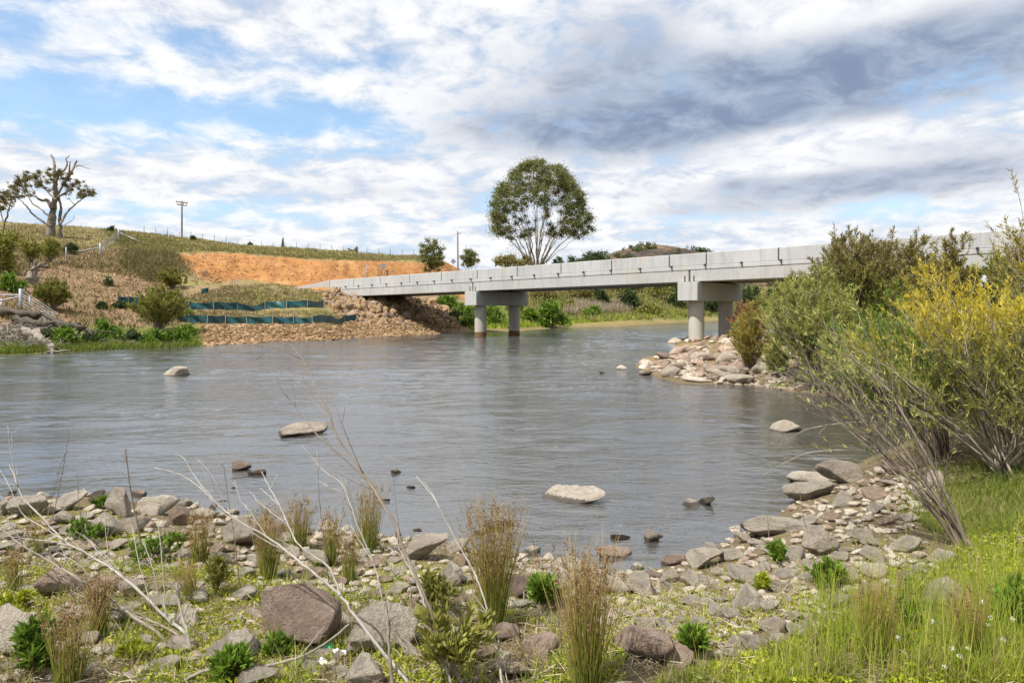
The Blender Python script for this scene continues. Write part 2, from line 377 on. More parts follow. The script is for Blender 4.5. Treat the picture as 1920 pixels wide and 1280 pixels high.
def ground(X, Y):                                 # height lookup (bilinear on the sheet itself)
    X, Y = np.asarray(X, float), np.asarray(Y, float)
    a = np.clip((np.arctan2(X, Y)-AZ[0])/(AZ[1]-AZ[0]), 0, len(AZ)-1.001)
    r = np.clip((np.log(np.hypot(X, Y)+1e-6)-lnR[0])/(lnR[1]-lnR[0]), 0, NR-1.001)
    i, j = a.astype(int), r.astype(int); fa, fr = a-i, r-j
    return (Hg[i, j]*(1-fa)+Hg[i+1, j]*fa)*(1-fr) + (Hg[i, j+1]*(1-fa)+Hg[i+1, j+1]*fa)*fr
def hit(px, py):                                  # first ground point on a sight line
    px, py = np.atleast_1d(np.asarray(px, float)), np.atleast_1d(np.asarray(py, float))
    a = np.arctan((px-CX)/F)
    ai = np.clip((a-AZ[0])/(AZ[1]-AZ[0]), 0, len(AZ)-1.001); i = ai.astype(int); f = (ai-i)[:, None]
    res = np.empty((len(px), 3))
    for q in range(0, len(px), 4000):
        s = slice(q, q+4000)
        prof = Hg[i[s]]*(1-f[s]) + Hg[i[s]+1]*f[s]
        D = RR[None]*np.cos(a[s])[:, None]
        pp = HY - F*(prof-H)/D
        ok = pp <= py[s][:, None]; k = np.argmax(ok, 1); k = np.where(ok.any(1), k, NR-1); k = np.maximum(k, 1)
        ar = np.arange(len(k)); p0, p1 = pp[ar, k-1], pp[ar, k]
        t = np.clip((p0-py[s])/np.maximum(p0-p1, 1e-6), 0, 1)
        Dh = D[ar, k-1]*(1-t)+D[ar, k]*t
        res[s] = np.stack([(px[s]-CX)/F*Dh, Dh, prof[ar, k-1]*(1-t)+prof[ar, k]*t], -1)
    return res
def hit1(px, py): return hit(px, py)[0]
def onground(px, D):
    x, y = pxy(px, D); return np.array([x, y, float(ground(x, y))])
def inpoly(poly, x, y):
    poly = np.asarray(poly, float); c = np.zeros(np.shape(x), bool); j = len(poly)-1
    for i in range(len(poly)):
        xi, yi = poly[i]; xj, yj = poly[j]
        with np.errstate(divide='ignore', invalid='ignore'):
            c ^= ((yi > y) != (yj > y)) & (x < (xj-xi)*(y-yi)/(yj-yi+1e-12)+xi)
        j = i
    return c
def inpoly_pts(poly, n):
    poly = np.asarray(poly, float); lo, hi = poly.min(0), poly.max(0); r = np.zeros((0, 2))
    while len(r) < n:
        q = lo+rng.random((n*2, 2))*(hi-lo); r = np.concatenate([r, q[inpoly(poly, q[:, 0], q[:, 1])]])
    return r[:n]

# the ground sheet, with an albedo zone colour per vertex
rest = np.radians(np.arange(66, 294.1, 6))        # behind the camera, coarse
allaz = np.concatenate([AZ, rest]); na = len(allaz)
wl = np.linspace(0, 1, len(rest)+2)[1:-1][:, None]
Hrest = Hg[-1][None]*(1-wl) + Hg[0][None]*wl
Hall = np.concatenate([Hg, Hrest])
aa, rr_ = np.meshgrid(allaz, RR, indexing='ij')
GV = np.stack([rr_*np.sin(aa), rr_*np.cos(aa), Hall], -1)
ii = np.arange(na)[:, None]; jj = np.arange(NR-1)[None]
i2 = (ii+1) % na
GQ = np.stack([ii*NR+jj, i2*NR+jj, i2*NR+jj+1, ii*NR+jj+1], -1).reshape(-1, 4)
cidx = na*NR
GVf = np.concatenate([GV.reshape(-1, 3), [[0, 0, .66]]])
GT = np.stack([np.full(na, cidx), ((np.arange(na)+1) % na)*NR, np.arange(na)*NR], -1)
def zones():
    X, Y, Z = GV[..., 0], GV[..., 1], GV[..., 2]
    front = Y > .5
    px = np.where(front, CX+F*X/np.maximum(Y, .5), -9999); py = HY-F*(Z-H)/np.maximum(Y, .5)
    jx = px+fbm(X*.35, Y*.35, 31)*40; jy = py+fbm(X*.4, Y*.4, 41)*16
    c = np.empty(X.shape+(3,))
    n1 = fbm(X*.16, Y*.16, 51)+.5; n2 = fbm(X*.6, Y*.6, 61)+.5
    def mixin(w, col):
        nonlocal c
        c = c*(1-w[..., None]) + np.array(col)*w[..., None]
    c[:] = (.15, .118, .07)                                     # near bank soil
    nb = sstep(20, 26, rr_)
    mixin(nb, (.18, .135, .07))
    mixin(nb*sstep(.42, .62, n1), (.22, .2, .07))
    mixin(nb*sstep(.5, .66, n2)*.6, (.26, .18, .11))
    left = (px < 900)*nb
    mixin(left*sstep(520, 470, jy)*sstep(.3, .6, n2), (.23, .19, .08))
    hs = left*(px < 330)*sstep(455, 480, jy)*sstep(620, 600, jy)
    mixin(hs*sstep(.3, .55, n1), (.225, .145, .09))
    og = inpoly([(318, 478), (420, 474), (560, 486), (700, 490), (866, 494), (905, 510), (905, 560), (600, 545), (500, 529), (450, 524), (395, 531), (345, 505)], px+fbm(X*.5, Y*.5, 71)*14, py+fbm(X*.5, Y*.5, 77)*6)*(rr_ > 63)*front
    og = og.astype(float)
    mixin(og, (.38, .19, .07)); mixin(og*sstep(.4, .75, n2)*.7, (.27, .12, .045)); mixin(og*sstep(.5, .8, n1)*.5, (.43, .25, .11)); mixin(og*sstep(.52, .7, fbm((X+Y*.3)*1.6, Y*.12, 97)+.5)*.6, (.24, .105, .04))
    rb = left*(px > 375)*sstep(600, 608, jy)
    mixin(rb, (.24, .16, .085)); mixin(rb*sstep(.45, .7, n2), (.28, .23, .11))
    gs = left*(px < 385)*sstep(606, 622, jy); mixin(gs, (.13, .15, .035))
    rip = left*inpoly([(600, 545), (720, 540), (870, 560), (880, 622), (700, 612), (640, 600)], px, py)*(rr_ < 76); mixin(rip.astype(float), (.25, .18, .11))
    fb = (px >= 880)*(rr_ > 50)*1.0
    mixin(fb, (.24, .19, .08)); mixin(fb*sstep(.4, .62, n1), (.13, .15, .035)); mixin(fb*sstep(.4, 0.05, Z)*sstep(-.6, 0, Z), (.20, .155, .07))
    mixin(sstep(250, 500, rr_), (.2, .18, .07))
    nearg = sstep(14, 11, rr_)*sstep(.15, .4, Z)
    mixin(nearg*sstep(.45, .7, fbm(X*1.3, Y*1.3, 81)+.5)*.8, (.17, .18, .03))
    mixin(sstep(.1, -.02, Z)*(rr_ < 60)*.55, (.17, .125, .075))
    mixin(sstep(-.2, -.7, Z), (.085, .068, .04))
    return c
zc = zones()
def ground_mat():
    m, nt = newmat('ground soil and turf')
    a = N(nt, 'ShaderNodeAttribute', attribute_name='zone'); g = N(nt, 'ShaderNodeNewGeometry'); pos = g.outputs['Position']
    n1 = noise_n(nt, pos, .7, 6, .65); n2 = noise_n(nt, pos, 4.5, 6, .7); n3 = noise_n(nt, pos, 30, 4, .7)
    v = mth(nt, 'ADD', mth(nt, 'ADD', mth(nt, 'MULTIPLY', n1, .7), mth(nt, 'MULTIPLY', n2, .9)), mth(nt, 'MULTIPLY', n3, .7))
    vv = N(nt, 'ShaderNodeMapRange'); lk(nt, v, vv.inputs[0]); vv.inputs[1].default_value = .7; vv.inputs[2].default_value = 1.6; vv.inputs[3].default_value = .45; vv.inputs[4].default_value = 1.5
    c = mixc(nt, 1.0, a.outputs['Color'], vv.outputs[0], 'MULTIPLY')
    hh = mth(nt, 'ADD', mth(nt, 'MULTIPLY', n2, .3), mth(nt, 'ADD', n1, mth(nt, 'MULTIPLY', n3, .06)))
    out(nt, prin(nt, c, .95, hh, .8, .25, spec=.1)); return m
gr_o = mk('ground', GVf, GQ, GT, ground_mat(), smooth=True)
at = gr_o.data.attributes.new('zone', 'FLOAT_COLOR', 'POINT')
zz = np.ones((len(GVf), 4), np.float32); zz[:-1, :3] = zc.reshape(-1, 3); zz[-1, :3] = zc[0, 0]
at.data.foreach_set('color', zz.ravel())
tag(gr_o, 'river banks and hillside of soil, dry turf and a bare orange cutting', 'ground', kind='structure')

# ------------------------------------------------------------------ river
def water_mat():
    m, nt = newmat('river water')
    g = N(nt, 'ShaderNodeNewGeometry'); pos = g.outputs['Position']
    def wv(sx, sy, rot, sc2, det, dist):
        mp = N(nt, 'ShaderNodeMapping'); mp.inputs['Scale'].default_value = (sx, sy, 1); mp.inputs['Rotation'].default_value = (0, 0, rot)
        lk(nt, pos, mp.inputs[0]); return noise_n(nt, mp.outputs[0], sc2, det, .55, dist)
    a = wv(.5, 1.5, .12, 2.6, 4, .5); b = wv(.7, 1.6, -.15, 7, 3, .6); big = wv(.2, 1.2, .1, .6, 2, 0)
    patch = noise_n(nt, pos, .16, 3, .5)
    amp = N(nt, 'ShaderNodeMapRange'); lk(nt, patch, amp.inputs[0]); amp.inputs[1].default_value = .35; amp.inputs[2].default_value = .65; amp.inputs[3].default_value = .45; amp.inputs[4].default_value = 1.25
    hgt = mth(nt, 'ADD', mth(nt, 'MULTIPLY', mth(nt, 'ADD', a, mth(nt, 'MULTIPLY', b, .45)), amp.outputs[0]), mth(nt, 'MULTIPLY', big, 1.2))
    bp = N(nt, 'ShaderNodeBump'); bp.inputs['Strength'].default_value = 1; bp.inputs['Distance'].default_value = .032
    lk(nt, hgt, bp.inputs['Height'])
    fr = N(nt, 'ShaderNodeFresnel'); fr.inputs['IOR'].default_value = 3.0; lk(nt, bp.outputs[0], fr.inputs['Normal'])
    gl = N(nt, 'ShaderNodeBsdfGlossy'); gl.inputs['Roughness'].default_value = .06; lk(nt, bp.outputs[0], gl.inputs['Normal'])
    gl.inputs['Color'].default_value = (.97, .985, 1, 1)
    df = N(nt, 'ShaderNodeBsdfDiffuse'); df.inputs['Color'].default_value = (.16, .152, .135, 1)
    tr = N(nt, 'ShaderNodeBsdfTransparent'); tr.inputs['Color'].default_value = (.7, .58, .4, 1)
    m1 = N(nt, 'ShaderNodeMixShader'); m1.inputs[0].default_value = .4; lk(nt, tr.outputs[0], m1.inputs[1]); lk(nt, df.outputs[0], m1.inputs[2])
    m2 = N(nt, 'ShaderNodeMixShader'); lk(nt, fr.outputs[0], m2.inputs[0]); lk(nt, m1.outputs[0], m2.inputs[1]); lk(nt, gl.outputs[0], m2.inputs[2])
    out(nt, m2.outputs[0]); return m
wa = np.radians(np.linspace(-43, 43, 700)); wr = np.exp(np.linspace(math.log(4.2), math.log(75), 900))
ga2, gr2 = np.meshgrid(wa, wr, indexing='ij'); wx, wy = gr2*np.sin(ga2), gr2*np.cos(ga2)
ux, uy = wx*math.cos(.2)+wy*math.sin(.2), -wx*math.sin(.2)+wy*math.cos(.2)
pat = .45+1.1*sstep(.35, .68, fbm(wx*.12, wy*.22, 201, 3)+.5)
wz = (fbm(ux*1.0+.5*vnoise(ux*.7, uy*.7, 9), uy*2.3, 211, 4)*.048+fbm(ux*.9*math.cos(.7)-uy*1.8, ux*.8+uy*1.1, 223, 3)*.02)*pat+fbm(ux*.2, uy*.5, 231, 2)*.05
wz *= sstep(75, 60, gr2)
na_, nr_ = wz.shape; q = np.arange(na_-1)[:, None]*nr_+np.arange(nr_-1)[None]
wV = np.stack([wx, wy, wz], -1).reshape(-1, 3); wQ = np.stack([q, q+nr_, q+nr_+1, q+1], -1).reshape(-1, 4)
e0 = len(wV); c0, c1 = wx[0, -1], wy[0, -1]; rim = (np.arange(na_)*nr_+nr_-1)
ox = np.linspace(-300, 400, na_); wV = np.concatenate([wV, np.stack([ox, np.full(na_, 235.), np.zeros(na_)], -1), [[-300, 4, 0], [400, 4, 0]]])
fq = np.stack([rim[:-1], rim[1:], e0+np.arange(1, na_), e0+np.arange(na_-1)], -1)
wT = np.concatenate([np.stack([np.full(nr_-1, e0+na_), np.arange(nr_-1), np.arange(1, nr_)], -1), [[e0+na_, rim[0], e0]], np.stack([np.full(nr_-1, e0+na_+1), (na_-1)*nr_+np.arange(1, nr_), (na_-1)*nr_+np.arange(nr_-1)], -1), [[e0+na_+1, e0+na_-1, rim[-1]]]])
wo = mk('river', wV, np.concatenate([wQ, fq]), wT, water_mat(), smooth=True)
tag(wo, 'rippled grey blue river flowing under the bridge', 'river', kind='structure')

# ------------------------------------------------------------------ bridge
e_ = np.array([.729, -.684]); e_ /= np.linalg.norm(e_); t_ = np.array([-e_[1], e_[0]])
C0 = np.array([-2.35, 51.0]) - 17.64*e_
def ztop(s): return 4.69+.0139*s
def bp_(s, k, z): p = C0+s*e_+k*t_; return [p[0], p[1], z]
def sbox(mb, s0, s1, k0, k1, b0, t0, b1=None, t1=None):
    b1 = b0 if b1 is None else b1; t1 = t0 if t1 is None else t1
    return mb.add(*box8([bp_(s0, k0, b0), bp_(s1, k0, b1), bp_(s1, k1, b1), bp_(s0, k1, b0), bp_(s0, k0, t0), bp_(s1, k0, t1), bp_(s1, k1, t1), bp_(s0, k1, t0)]))
def bevel(o, w=.02):
    m = o.modifiers.new('edge', 'BEVEL'); m.width = w; m.segments = 1; m.limit_method = 'ANGLE'; return o
bridge = thing('bridge', 'long grey concrete road bridge crossing the river on twin column piers', 'bridge', bp_(0, 1.8, 0))
KN, KF = -.8, 4.4
piers = [17.64, 35.28, 52.92]
ends = [0.0]+piers+[70.6]
for a, b in zip(ends[:-1], ends[1:]):
    mb = MB(); a2, b2 = a+.05, b-.05
    sbox(mb, a2, b2, KN, KN+1.15, ztop(a2)-1.58, ztop(a2)-.93, ztop(b2)-1.58, ztop(b2)-.93)
    sbox(mb, a2, b2, KF-1.15, KF, ztop(a2)-1.58, ztop(a2)-.93, ztop(b2)-1.58, ztop(b2)-.93)
    sbox(mb, a2, b2, KN+1.18, KF-1.18, ztop(a2)-1.50, ztop(a2)-.935, ztop(b2)-1.50, ztop(b2)-.935)
    bevel(mb.build('girder', M['concrete_g'], bridge))
mb = MB(); sbox(mb, -.3, 70.6, KN-.03, KF+.03, ztop(-.3)-.925, ztop(-.3)-.70, ztop(70.6)-.925, ztop(70.6)-.70)
bevel(mb.build('deck_slab', M['concrete'], bridge))
mb = MB(); sbox(mb, -.3, 70.6, KN+.4, KF-.4, ztop(-.3)-.696, ztop(-.3)-.64, ztop(70.6)-.696, ztop(70.6)-.64); mb.build('road_surface', M['asphalt'], bridge)
joints = [-1.7, 2.2, 6.2, 10.2, 14.1, 18.1, 22.1, 26.0, 30.0, 34.0, 36.3, 40.3, 44.3, 48.3, 52.3, 56.3, 60.3, 64.3, 68.3, 70.6]
for k0, k1 in ((KN, KN+.3), (KF-.3, KF)):
    for a, b in zip(joints[:-1], joints[1:]):
        mb = MB(); a2, b2 = a+.03, b-.03
        p0, p1 = (k0, k1) if k0 < 1 else (k1, k0)
        i0, i1 = (k1, k1-.1) if k0 < 1 else (k0, k0+.1)
        mb.add(*box8([bp_(a2, p0, ztop(a2)-.697), bp_(b2, p0, ztop(b2)-.697), bp_(b2, i0, ztop(b2)-.697), bp_(a2, i0, ztop(a2)-.697),
                      bp_(a2, p0, ztop(a2)), bp_(b2, p0, ztop(b2)), bp_(b2, i1, ztop(b2)), bp_(a2, i1, ztop(a2))]))
        bevel(mb.build('parapet_panel', M['concrete'], bridge), .025)
    mb = MB(); sbox(mb, -1.6, 70.5, k0+.08, k1-.12, ztop(-1.6)-.69, ztop(-1.6)-.05, ztop(70.5)-.69, ztop(70.5)-.05)
    mb.build('joint_filler', M['joint'], bridge)
s = -.9
while s < 62:
    p0, p1 = np.array(bp_(s, KN+.1, ztop(s)-.655)), np.array(bp_(s, KN-.16, ztop(s)-.70))
    V, Q, T = tubes(np.stack([p0, (p0+p1)/2, p1]), np.array([.055]*3), 8)
    mk('drain_spout', V, Q, T, M['steel_dark'], bridge); s += 2.0+.1*math.sin(s*3)
def cyl(c, r, z0, z1, k=28):
    a = np.arange(k)/k*2*PI; ring = np.stack([c[0]+r*np.cos(a), c[1]+r*np.sin(a)], -1)
    V = np.concatenate([np.c_[ring, np.full(k, z0)], np.c_[ring, np.full(k, z1)]])
    i = np.arange(k); j = (i+1) % k
    return V, np.stack([i, j, j+k, i+k], -1)
for n, s in enumerate(piers):
    zt = ztop(s)-1.60
    mb = MB(); sbox(mb, s-.62, s+.62, -1.05, 4.65, zt-1.05, zt)
    hs = bevel(mb.build('headstock', M['concrete_g'], bridge), .03)
    for k in (0, 3.68):
        c = bp_(s, k, 0)[:2]; V, Q = cyl(c, .44, -1.2, zt-1.04)
        o = mk('column', V, Q, None, M['concrete_c'], hs, True); o.location = (0, 0, 0)
    mb = MB()
    for q in (-.28, .28): sbox(mb, s+q-.03, s+q+.03, KN-.03, KN+.3, zt, zt+.36)
    sbox(mb, s-.045, s+.045, KN+.03, KF-.03, zt+.02, zt+.64)
    mb.build('bearing_joint', M['joint'], bridge)
mb = MB(); sbox(mb, -.75, .02, -1.0, 4.6, 2.0, ztop(0)-1.60); sbox(mb, -.75, -.02, -.92, 4.52, ztop(0)-1.60, ztop(0)-.93)
bevel(mb.build('abutment', M['concrete_g'], bridge))
for k0, k1 in ((KN-.12, KN+.2), (KF-.2, KF+.12)):
    mb = MB(); sbox(mb, -6.6, -.76, k0, k1, 2.9, ztop(-6)-1.0, 2.4, ztop(0)-.72)
    bevel(mb.build('wing_wall', M['concrete_g'], bridge))
for sgn, k in ((-1, KN), (1, KF)):
    mb = MB(); k2 = k+sgn*.5; w = -sgn*.28
    mb.add(*box8([bp_(-7.4, k2, 3.5), bp_(-1.73, k, ztop(-1.7)-.71), bp_(-1.73, k+w, ztop(-1.7)-.71), bp_(-7.4, k2+w, 3.5),
                  bp_(-7.4, k2, ztop(-7)-.55), bp_(-1.73, k, ztop(-1.7)), bp_(-1.73, k+w, ztop(-1.7)), bp_(-7.4, k2+w, ztop(-7)-.55)]))
    bevel(mb.build('end_barrier', M['concrete'], bridge))
# approach road
cl = [C0+1.8*t_-.3*e_, C0+1.8*t_-5*e_, np.array([-18.0, 74.]), np.array([-14.5, 87.]), np.array([-8, 106.]), np.array([2, 140.]), np.array([16, 190.])]
cl = smooth_line(cl, 60); tg = nrm(np.gradient(cl, axis=0)); sd = np.stack([-tg[:, 1], tg[:, 0]], -1)
rv = np.stack([cl+sd*o for o in (-2, -1, 0, 1, 2)], 1); rz = np.max(ground(rv[..., 0], rv[..., 1]), 1)+.03
rz[:5] = np.linspace(ztop(0)-.66, rz[5], 5)
rv = np.concatenate([rv, np.broadcast_to(rz[:, None, None], (60, 5, 1))], -1)
q = (np.arange(59)[:, None]*5+np.arange(4)[None])
tag(mk('road', rv, np.stack([q, q+1, q+6, q+5], -1).reshape(-1, 4), None, M['asphalt'], smooth=True), 'approach road leading off the bridge below the orange cutting', 'road', kind='structure')

# ------------------------------------------------------------------ stones
def rock_mesh(name, seed, sub, flat, p, mat, npl=15):
    bm = bmesh.new(); bmesh.ops.create_icosphere(bm, subdivisions=sub, radius=1)
    r = np.random.default_rng(seed); pl = nrm(r.normal(size=(npl, 3))*np.array([1, 1, 1.2])); dd = .62+.38*r.random(npl)
    V = np.array([v.co for v in bm.verts])
    g = np.maximum(V @ pl.T, 0)/dd
    rad = (g**p).sum(1)**(-1/p)
    nz = np.array([mnoise.fractal(Vector(v*1.7+seed*3.1), 1, 2, 4) for v in V]); n2 = np.array([mnoise.noise(Vector(v*6+seed)) for v in V])
    V = V*(rad*(1+.10*nz+.045*n2))[:, None]*np.array([1, .85, flat])
    lo, hi = V.min(0), V.max(0); V = (V-(lo+hi)/2)/((hi-lo)/2)
    for v, c in zip(bm.verts, V): v.co = c
    me = bpy.data.meshes.new(name); bm.to_mesh(me); bm.free()
    me.polygons.foreach_set('use_smooth', np.ones(len(me.polygons), dtype=bool))
    me.materials.append(mat); return me
ROCK = {}
def rockdata(mat, var, sub):
    k = (mat, var, sub)
    if k not in ROCK: ROCK[k] = rock_mesh('stone', var*13+5, sub, .7, 9 if var % 4 == 0 else 26, M[mat], 10+var % 4*3)
    return ROCK[k]
placed = []
def stone(name, label, px, pyb, w, h, mat='rock_tan', var=0, sub=3, group=None, water=False, cat=None, rot=None, tilt=None, sink=.16, foot=None):
    p = foot if foot is not None else (W3(px, pyb) if water else hit1(px, pyb))
    D = p[1]; Wd = w*1.08*D/F; dep = Wd*.8; slope = (H-p[2])/D
    Hs = max(h*D/F-dep*slope*.85, .13*Wd) if water else max(h*1.1*D/F-dep*slope*.5, .3*Wd)
    o = bpy.data.objects.new(name, rockdata(mat, var, sub)); COL.objects.link(o)
    tot = Hs/(1-sink)
    x, y = p[0]*(1+dep*.42/D), D+dep*.42
    zg = 0 if water else max(float(ground(x, y)), -.05 if foot is None else -9)
    o.location = (x, y, zg+Hs-tot/2); o.scale = (Wd/2, dep/2, tot/2)
    o.rotation_euler = (tilt or rng.normal()*.08, rng.normal()*.08, rot if rot is not None else (rng.integers(0, 2)*PI+rng.normal()*.25))
    o['w_px'] = float(w); placed.append((px, pyb-h*.4, w*.5, h*.6)); return tag(o, label, cat or ('boulder' if 'boulder' in name else 'stone'), group)
# in the river
for a in (('boulder', 'grey boulder alone in the river before the left bank', 331, 705, 47, 21, 'rock_grey', 3),
          ('boulder', 'low flat grey boulder in mid river behind the tall dead stems', 561, 817, 96, 32, 'rock_grey', 6),
          ('stone', 'small dark mossy stone in the water above the left rushes', 482, 892, 31, 15, 'rock_dark', 1),
          ('stone', 'dark stone breaking the water right of the tall dead stems', 746, 888, 25, 12, 'rock_dark', 2),
          ('stone', 'smaller dark stone in the water nearer than its darker neighbour', 769, 916, 18, 8, 'rock_dark', 4),
          ('boulder', 'smooth tan boulder rising from the water nearest the middle of the river', 1074, 944, 108, 48, 'rock_tan', 0),
          ('boulder', 'furrowed pale boulder in the brown water beside the leaning shrub', 1466, 812, 66, 30, 'rock_grey', 5),
          ('stone', 'small pale stone in the water left of the rocky spit tip', 1167, 693, 20, 10, 'rock_grey', 7),
          ('stone', 'tiny dark stone farthest out from the rocky spit tip', 1128, 699, 8, 5, 'rock_dark', 7),
          ('stone', 'dark pebble in the shallows off the stony left shore', 437, 917, 13, 6, 'rock_dark', 3),
          ('stone', 'long dark stone lying in the shallows behind the tallest rush clump', 938, 993, 62, 13, 'rock_dark', 8),
          ('stone', 'dark flat stone in the shallows off the middle of the shore', 1163, 1010, 34, 11, 'rock_dark', 9),
          ('stone', 'rusty small stone in the shallows by the pale shore stones', 1238, 1006, 15, 8, 'rock_brown', 2),
          ('stone', 'small brown stone awash beside the dead stems in the shallows', 720, 940, 22, 8, 'rock_brown', 4),
          ('stone', 'flat brown stone awash beneath the pale upright twig', 780, 998, 24, 8, 'rock_dark', 5),
          ('stone', 'tiny dark stone at the left edge of the photograph in the shallows', 22, 925, 14, 7, 'rock_dark', 6)):
    stone(*a[:2], *a[2:6], mat=a[6], var=a[7], water=True, sub=4 if a[4] > 40 else 3, rot=0.1, sink=.4)
# named stones on the near bank
for a in (('boulder', 'large round brown boulder with a cracked top in the left foreground', 558, 1218, 176, 125, 'rock_brown', 9),
          ('boulder', 'smooth tan boulder half hidden in weeds left of the large brown boulder', 437, 1250, 92, 62, 'rock_tan', 3),
          ('boulder', 'big tan angular boulder behind the white branches at bottom centre', 712, 1232, 135, 100, 'rock_tan', 6),
          ('boulder', 'grey rounded boulder at the shore right of the middle rushes', 800, 1052, 96, 58, 'rock_grey', 12),
          ('boulder', 'dark grey boulder in weeds left of the tallest rush clump', 838, 1098, 62, 40, 'rock_grey', 2),
          ('boulder', 'pinkish stone standing between the weeds at far left', 112, 1122, 92, 62, 'rock_pink', 5),
          ('boulder', 'broad pale boulder cut by the left edge of the foreground', 18, 1232, 110, 98, 'rock_tan', 7),
          ('boulder', 'grey boulder behind the pale branch left of the rushes', 452, 1024, 80, 55, 'rock_grey', 9),
          ('stone', 'dark capped stone at the water edge left of the rushes', 452, 948, 34, 26, 'rock_brown', 1),
          ('boulder', 'wide tan boulder on the left shore against the water', 133, 958, 66, 42, 'rock_tan', 0),
          ('stone', 'dark grey round stone at the left shore water edge', 183, 942, 34, 26, 'rock_dark', 0),
          ('boulder', 'upright grey brown boulder on the left shore beside a thin dark stem', 226, 968, 52, 50, 'rock_grey', 4),
          ('boulder', 'long pale slab on the left shore right of the thin dark stem', 292, 965, 74, 40, 'rock_tan', 8),
          ('boulder', 'pale sloping boulder at the far left end of the stony shore', 55, 972, 84, 44, 'rock_tan', 10),
          ('stone', 'grey stone at the left edge of the stony shore', 6, 968, 40, 34, 'rock_grey', 11),
          ('boulder', 'steep grey slab leaning in the middle of the left stones', 200, 1012, 66, 50, 'rock_grey', 5),
          ('boulder', 'squat grey block behind the green weed on the left stones', 248, 1002, 54, 34, 'rock_grey', 8),
          ('stone', 'brown stone under the leaning rushes on the left shore', 335, 985, 44, 40, 'rock_brown', 7),
          ('boulder', 'largest pale boulder on the right shore below the leaning shrub', 1581, 908, 92, 46, 'rock_grey', 6),
          ('stone', 'long flat stone pointing into the water on the right shore', 1522, 917, 88, 21, 'rock_tan', 8),
          ('stone', 'low pale wedge stone reaching into the water on the right shore', 1518, 938, 92, 26, 'rock_tan', 10),
          ('boulder', 'broad pale slab at the water edge of the right shore', 1458, 1005, 108, 46, 'rock_tan', 4),
          ('boulder', 'upright mauve grey stone in the middle of the right shore', 1541, 1042, 66, 52, 'rock_grey', 3),
          ('stone', 'grey block behind the mauve grey stone on the right shore', 1612, 1022, 46, 32, 'rock_grey', 1),
          ('boulder', 'rounded pale stone at the edge of the small inlet', 1322, 1066, 60, 38, 'rock_tan', 12),
          ('stone', 'angular stone standing in the small inlet with a dark foot', 1224, 1050, 32, 34, 'rock_grey', 5),
          ('stone', 'dark topped round stone in the shallows of the right shore', 1323, 1009, 38, 26, 'rock_dark', 0),
          ('stone', 'square tan stone beside the dark topped round stone', 1297, 1016, 32, 24, 'rock_tan', 7),
          ('stone', 'small peaked stone at the water edge of the right shore', 1378, 1008, 20, 24, 'rock_tan', 1),
          ('stone', 'round tan stone beside the small peaked stone', 1390, 1020, 32, 24, 'rock_tan', 12),
          ('boulder', 'triangular pale boulder in grass at right of centre foreground', 1396, 1146, 70, 48, 'rock_tan', 2),
          ('stone', 'egg shaped pale stone left of the triangular pale boulder', 1345, 1160, 32, 26, 'rock_tan', 3),
          ('boulder', 'tilted oblong stone in the green moss at bottom centre right', 1268, 1250, 58, 50, 'rock_pink', 9),
          ('boulder', 'large half buried pinkish slab left of the tilted oblong stone', 1205, 1246, 110, 76, 'rock_pink', 4),
          ('boulder', 'pale stone half hidden in the tall grass at lower right', 1778, 1138, 86, 48, 'rock_tan', 6),
          ('stone', 'grey wedge stone at the edge of the tall grass', 1446, 1188, 52, 34, 'rock_grey', 8),
          ('stone', 'white faced stone at the shore between the rush clumps', 1256, 1092, 38, 30, 'rock_tan', 5),
          ('stone', 'tan split stone right of the white faced shore stone', 1296, 1098, 36, 32, 'rock_tan', 6),
          ('stone', 'flat pale stone in the grass below the leaning shrub', 1640, 1120, 64, 20, 'rock_tan', 8),
          ('boulder', 'broad stone behind the front rush clump', 1010, 1228, 76, 46, 'rock_pink', 8),
          ('stone', 'round boulder behind the tallest rush clump', 975, 1122, 66, 50, 'rock_brown', 0),
          ('stone', 'red brown stone under green weeds at bottom centre', 905, 1242, 56, 30, 'rock_brown', 10),
          ('stone', 'pale stone cut by the bottom edge near the white branches', 690, 1288, 70, 60, 'rock_tan', 11),
          ('stone', 'grey stone at the bottom edge beneath the bent branch', 478, 1290, 80, 36, 'rock_grey', 12),
          ('stone', 'tan stone right of the big tan angular boulder', 768, 1240, 40, 40, 'rock_tan', 13)):
    stone(a[0], a[1], *a[2:6], mat=a[6], var=a[7], sub=5 if a[4] > 120 else 4)
# the rest of the bank stones
LAND = [(60, 960, 'the far left shore'), (200, 1000, 'the stony left shore'), (330, 1010, 'the left rushes'), (500, 1060, 'the twin rush clumps'), (660, 1060, 'the middle rushes'), (800, 1040, 'the grey shore boulder'),
        (925, 1120, 'the tallest rush clump'), (1095, 1150, 'the front rush clump'), (1230, 1060, 'the small inlet'), (1340, 1060, 'the pale inlet stone'), (1458, 1000, 'the broad shore slab'), (1541, 1040, 'the mauve grey stone'),
        (1396, 1140, 'the triangular boulder'), (1581, 890, 'the largest right boulder'), (1650, 1000, 'the leaning shrub'), (560, 1200, 'the large brown boulder'), (1500, 1120, 'the tall grass edge'), (112, 1110, 'the pinkish left stone'), (1180, 1120, 'the drying mud')]
CNAME = {'rock_tan': 'tan', 'rock_pink': 'pinkish', 'rock_grey': 'grey', 'rock_brown': 'brown', 'rock_dark': 'wet dark', 'rock_gold': 'golden'}
USED = {}
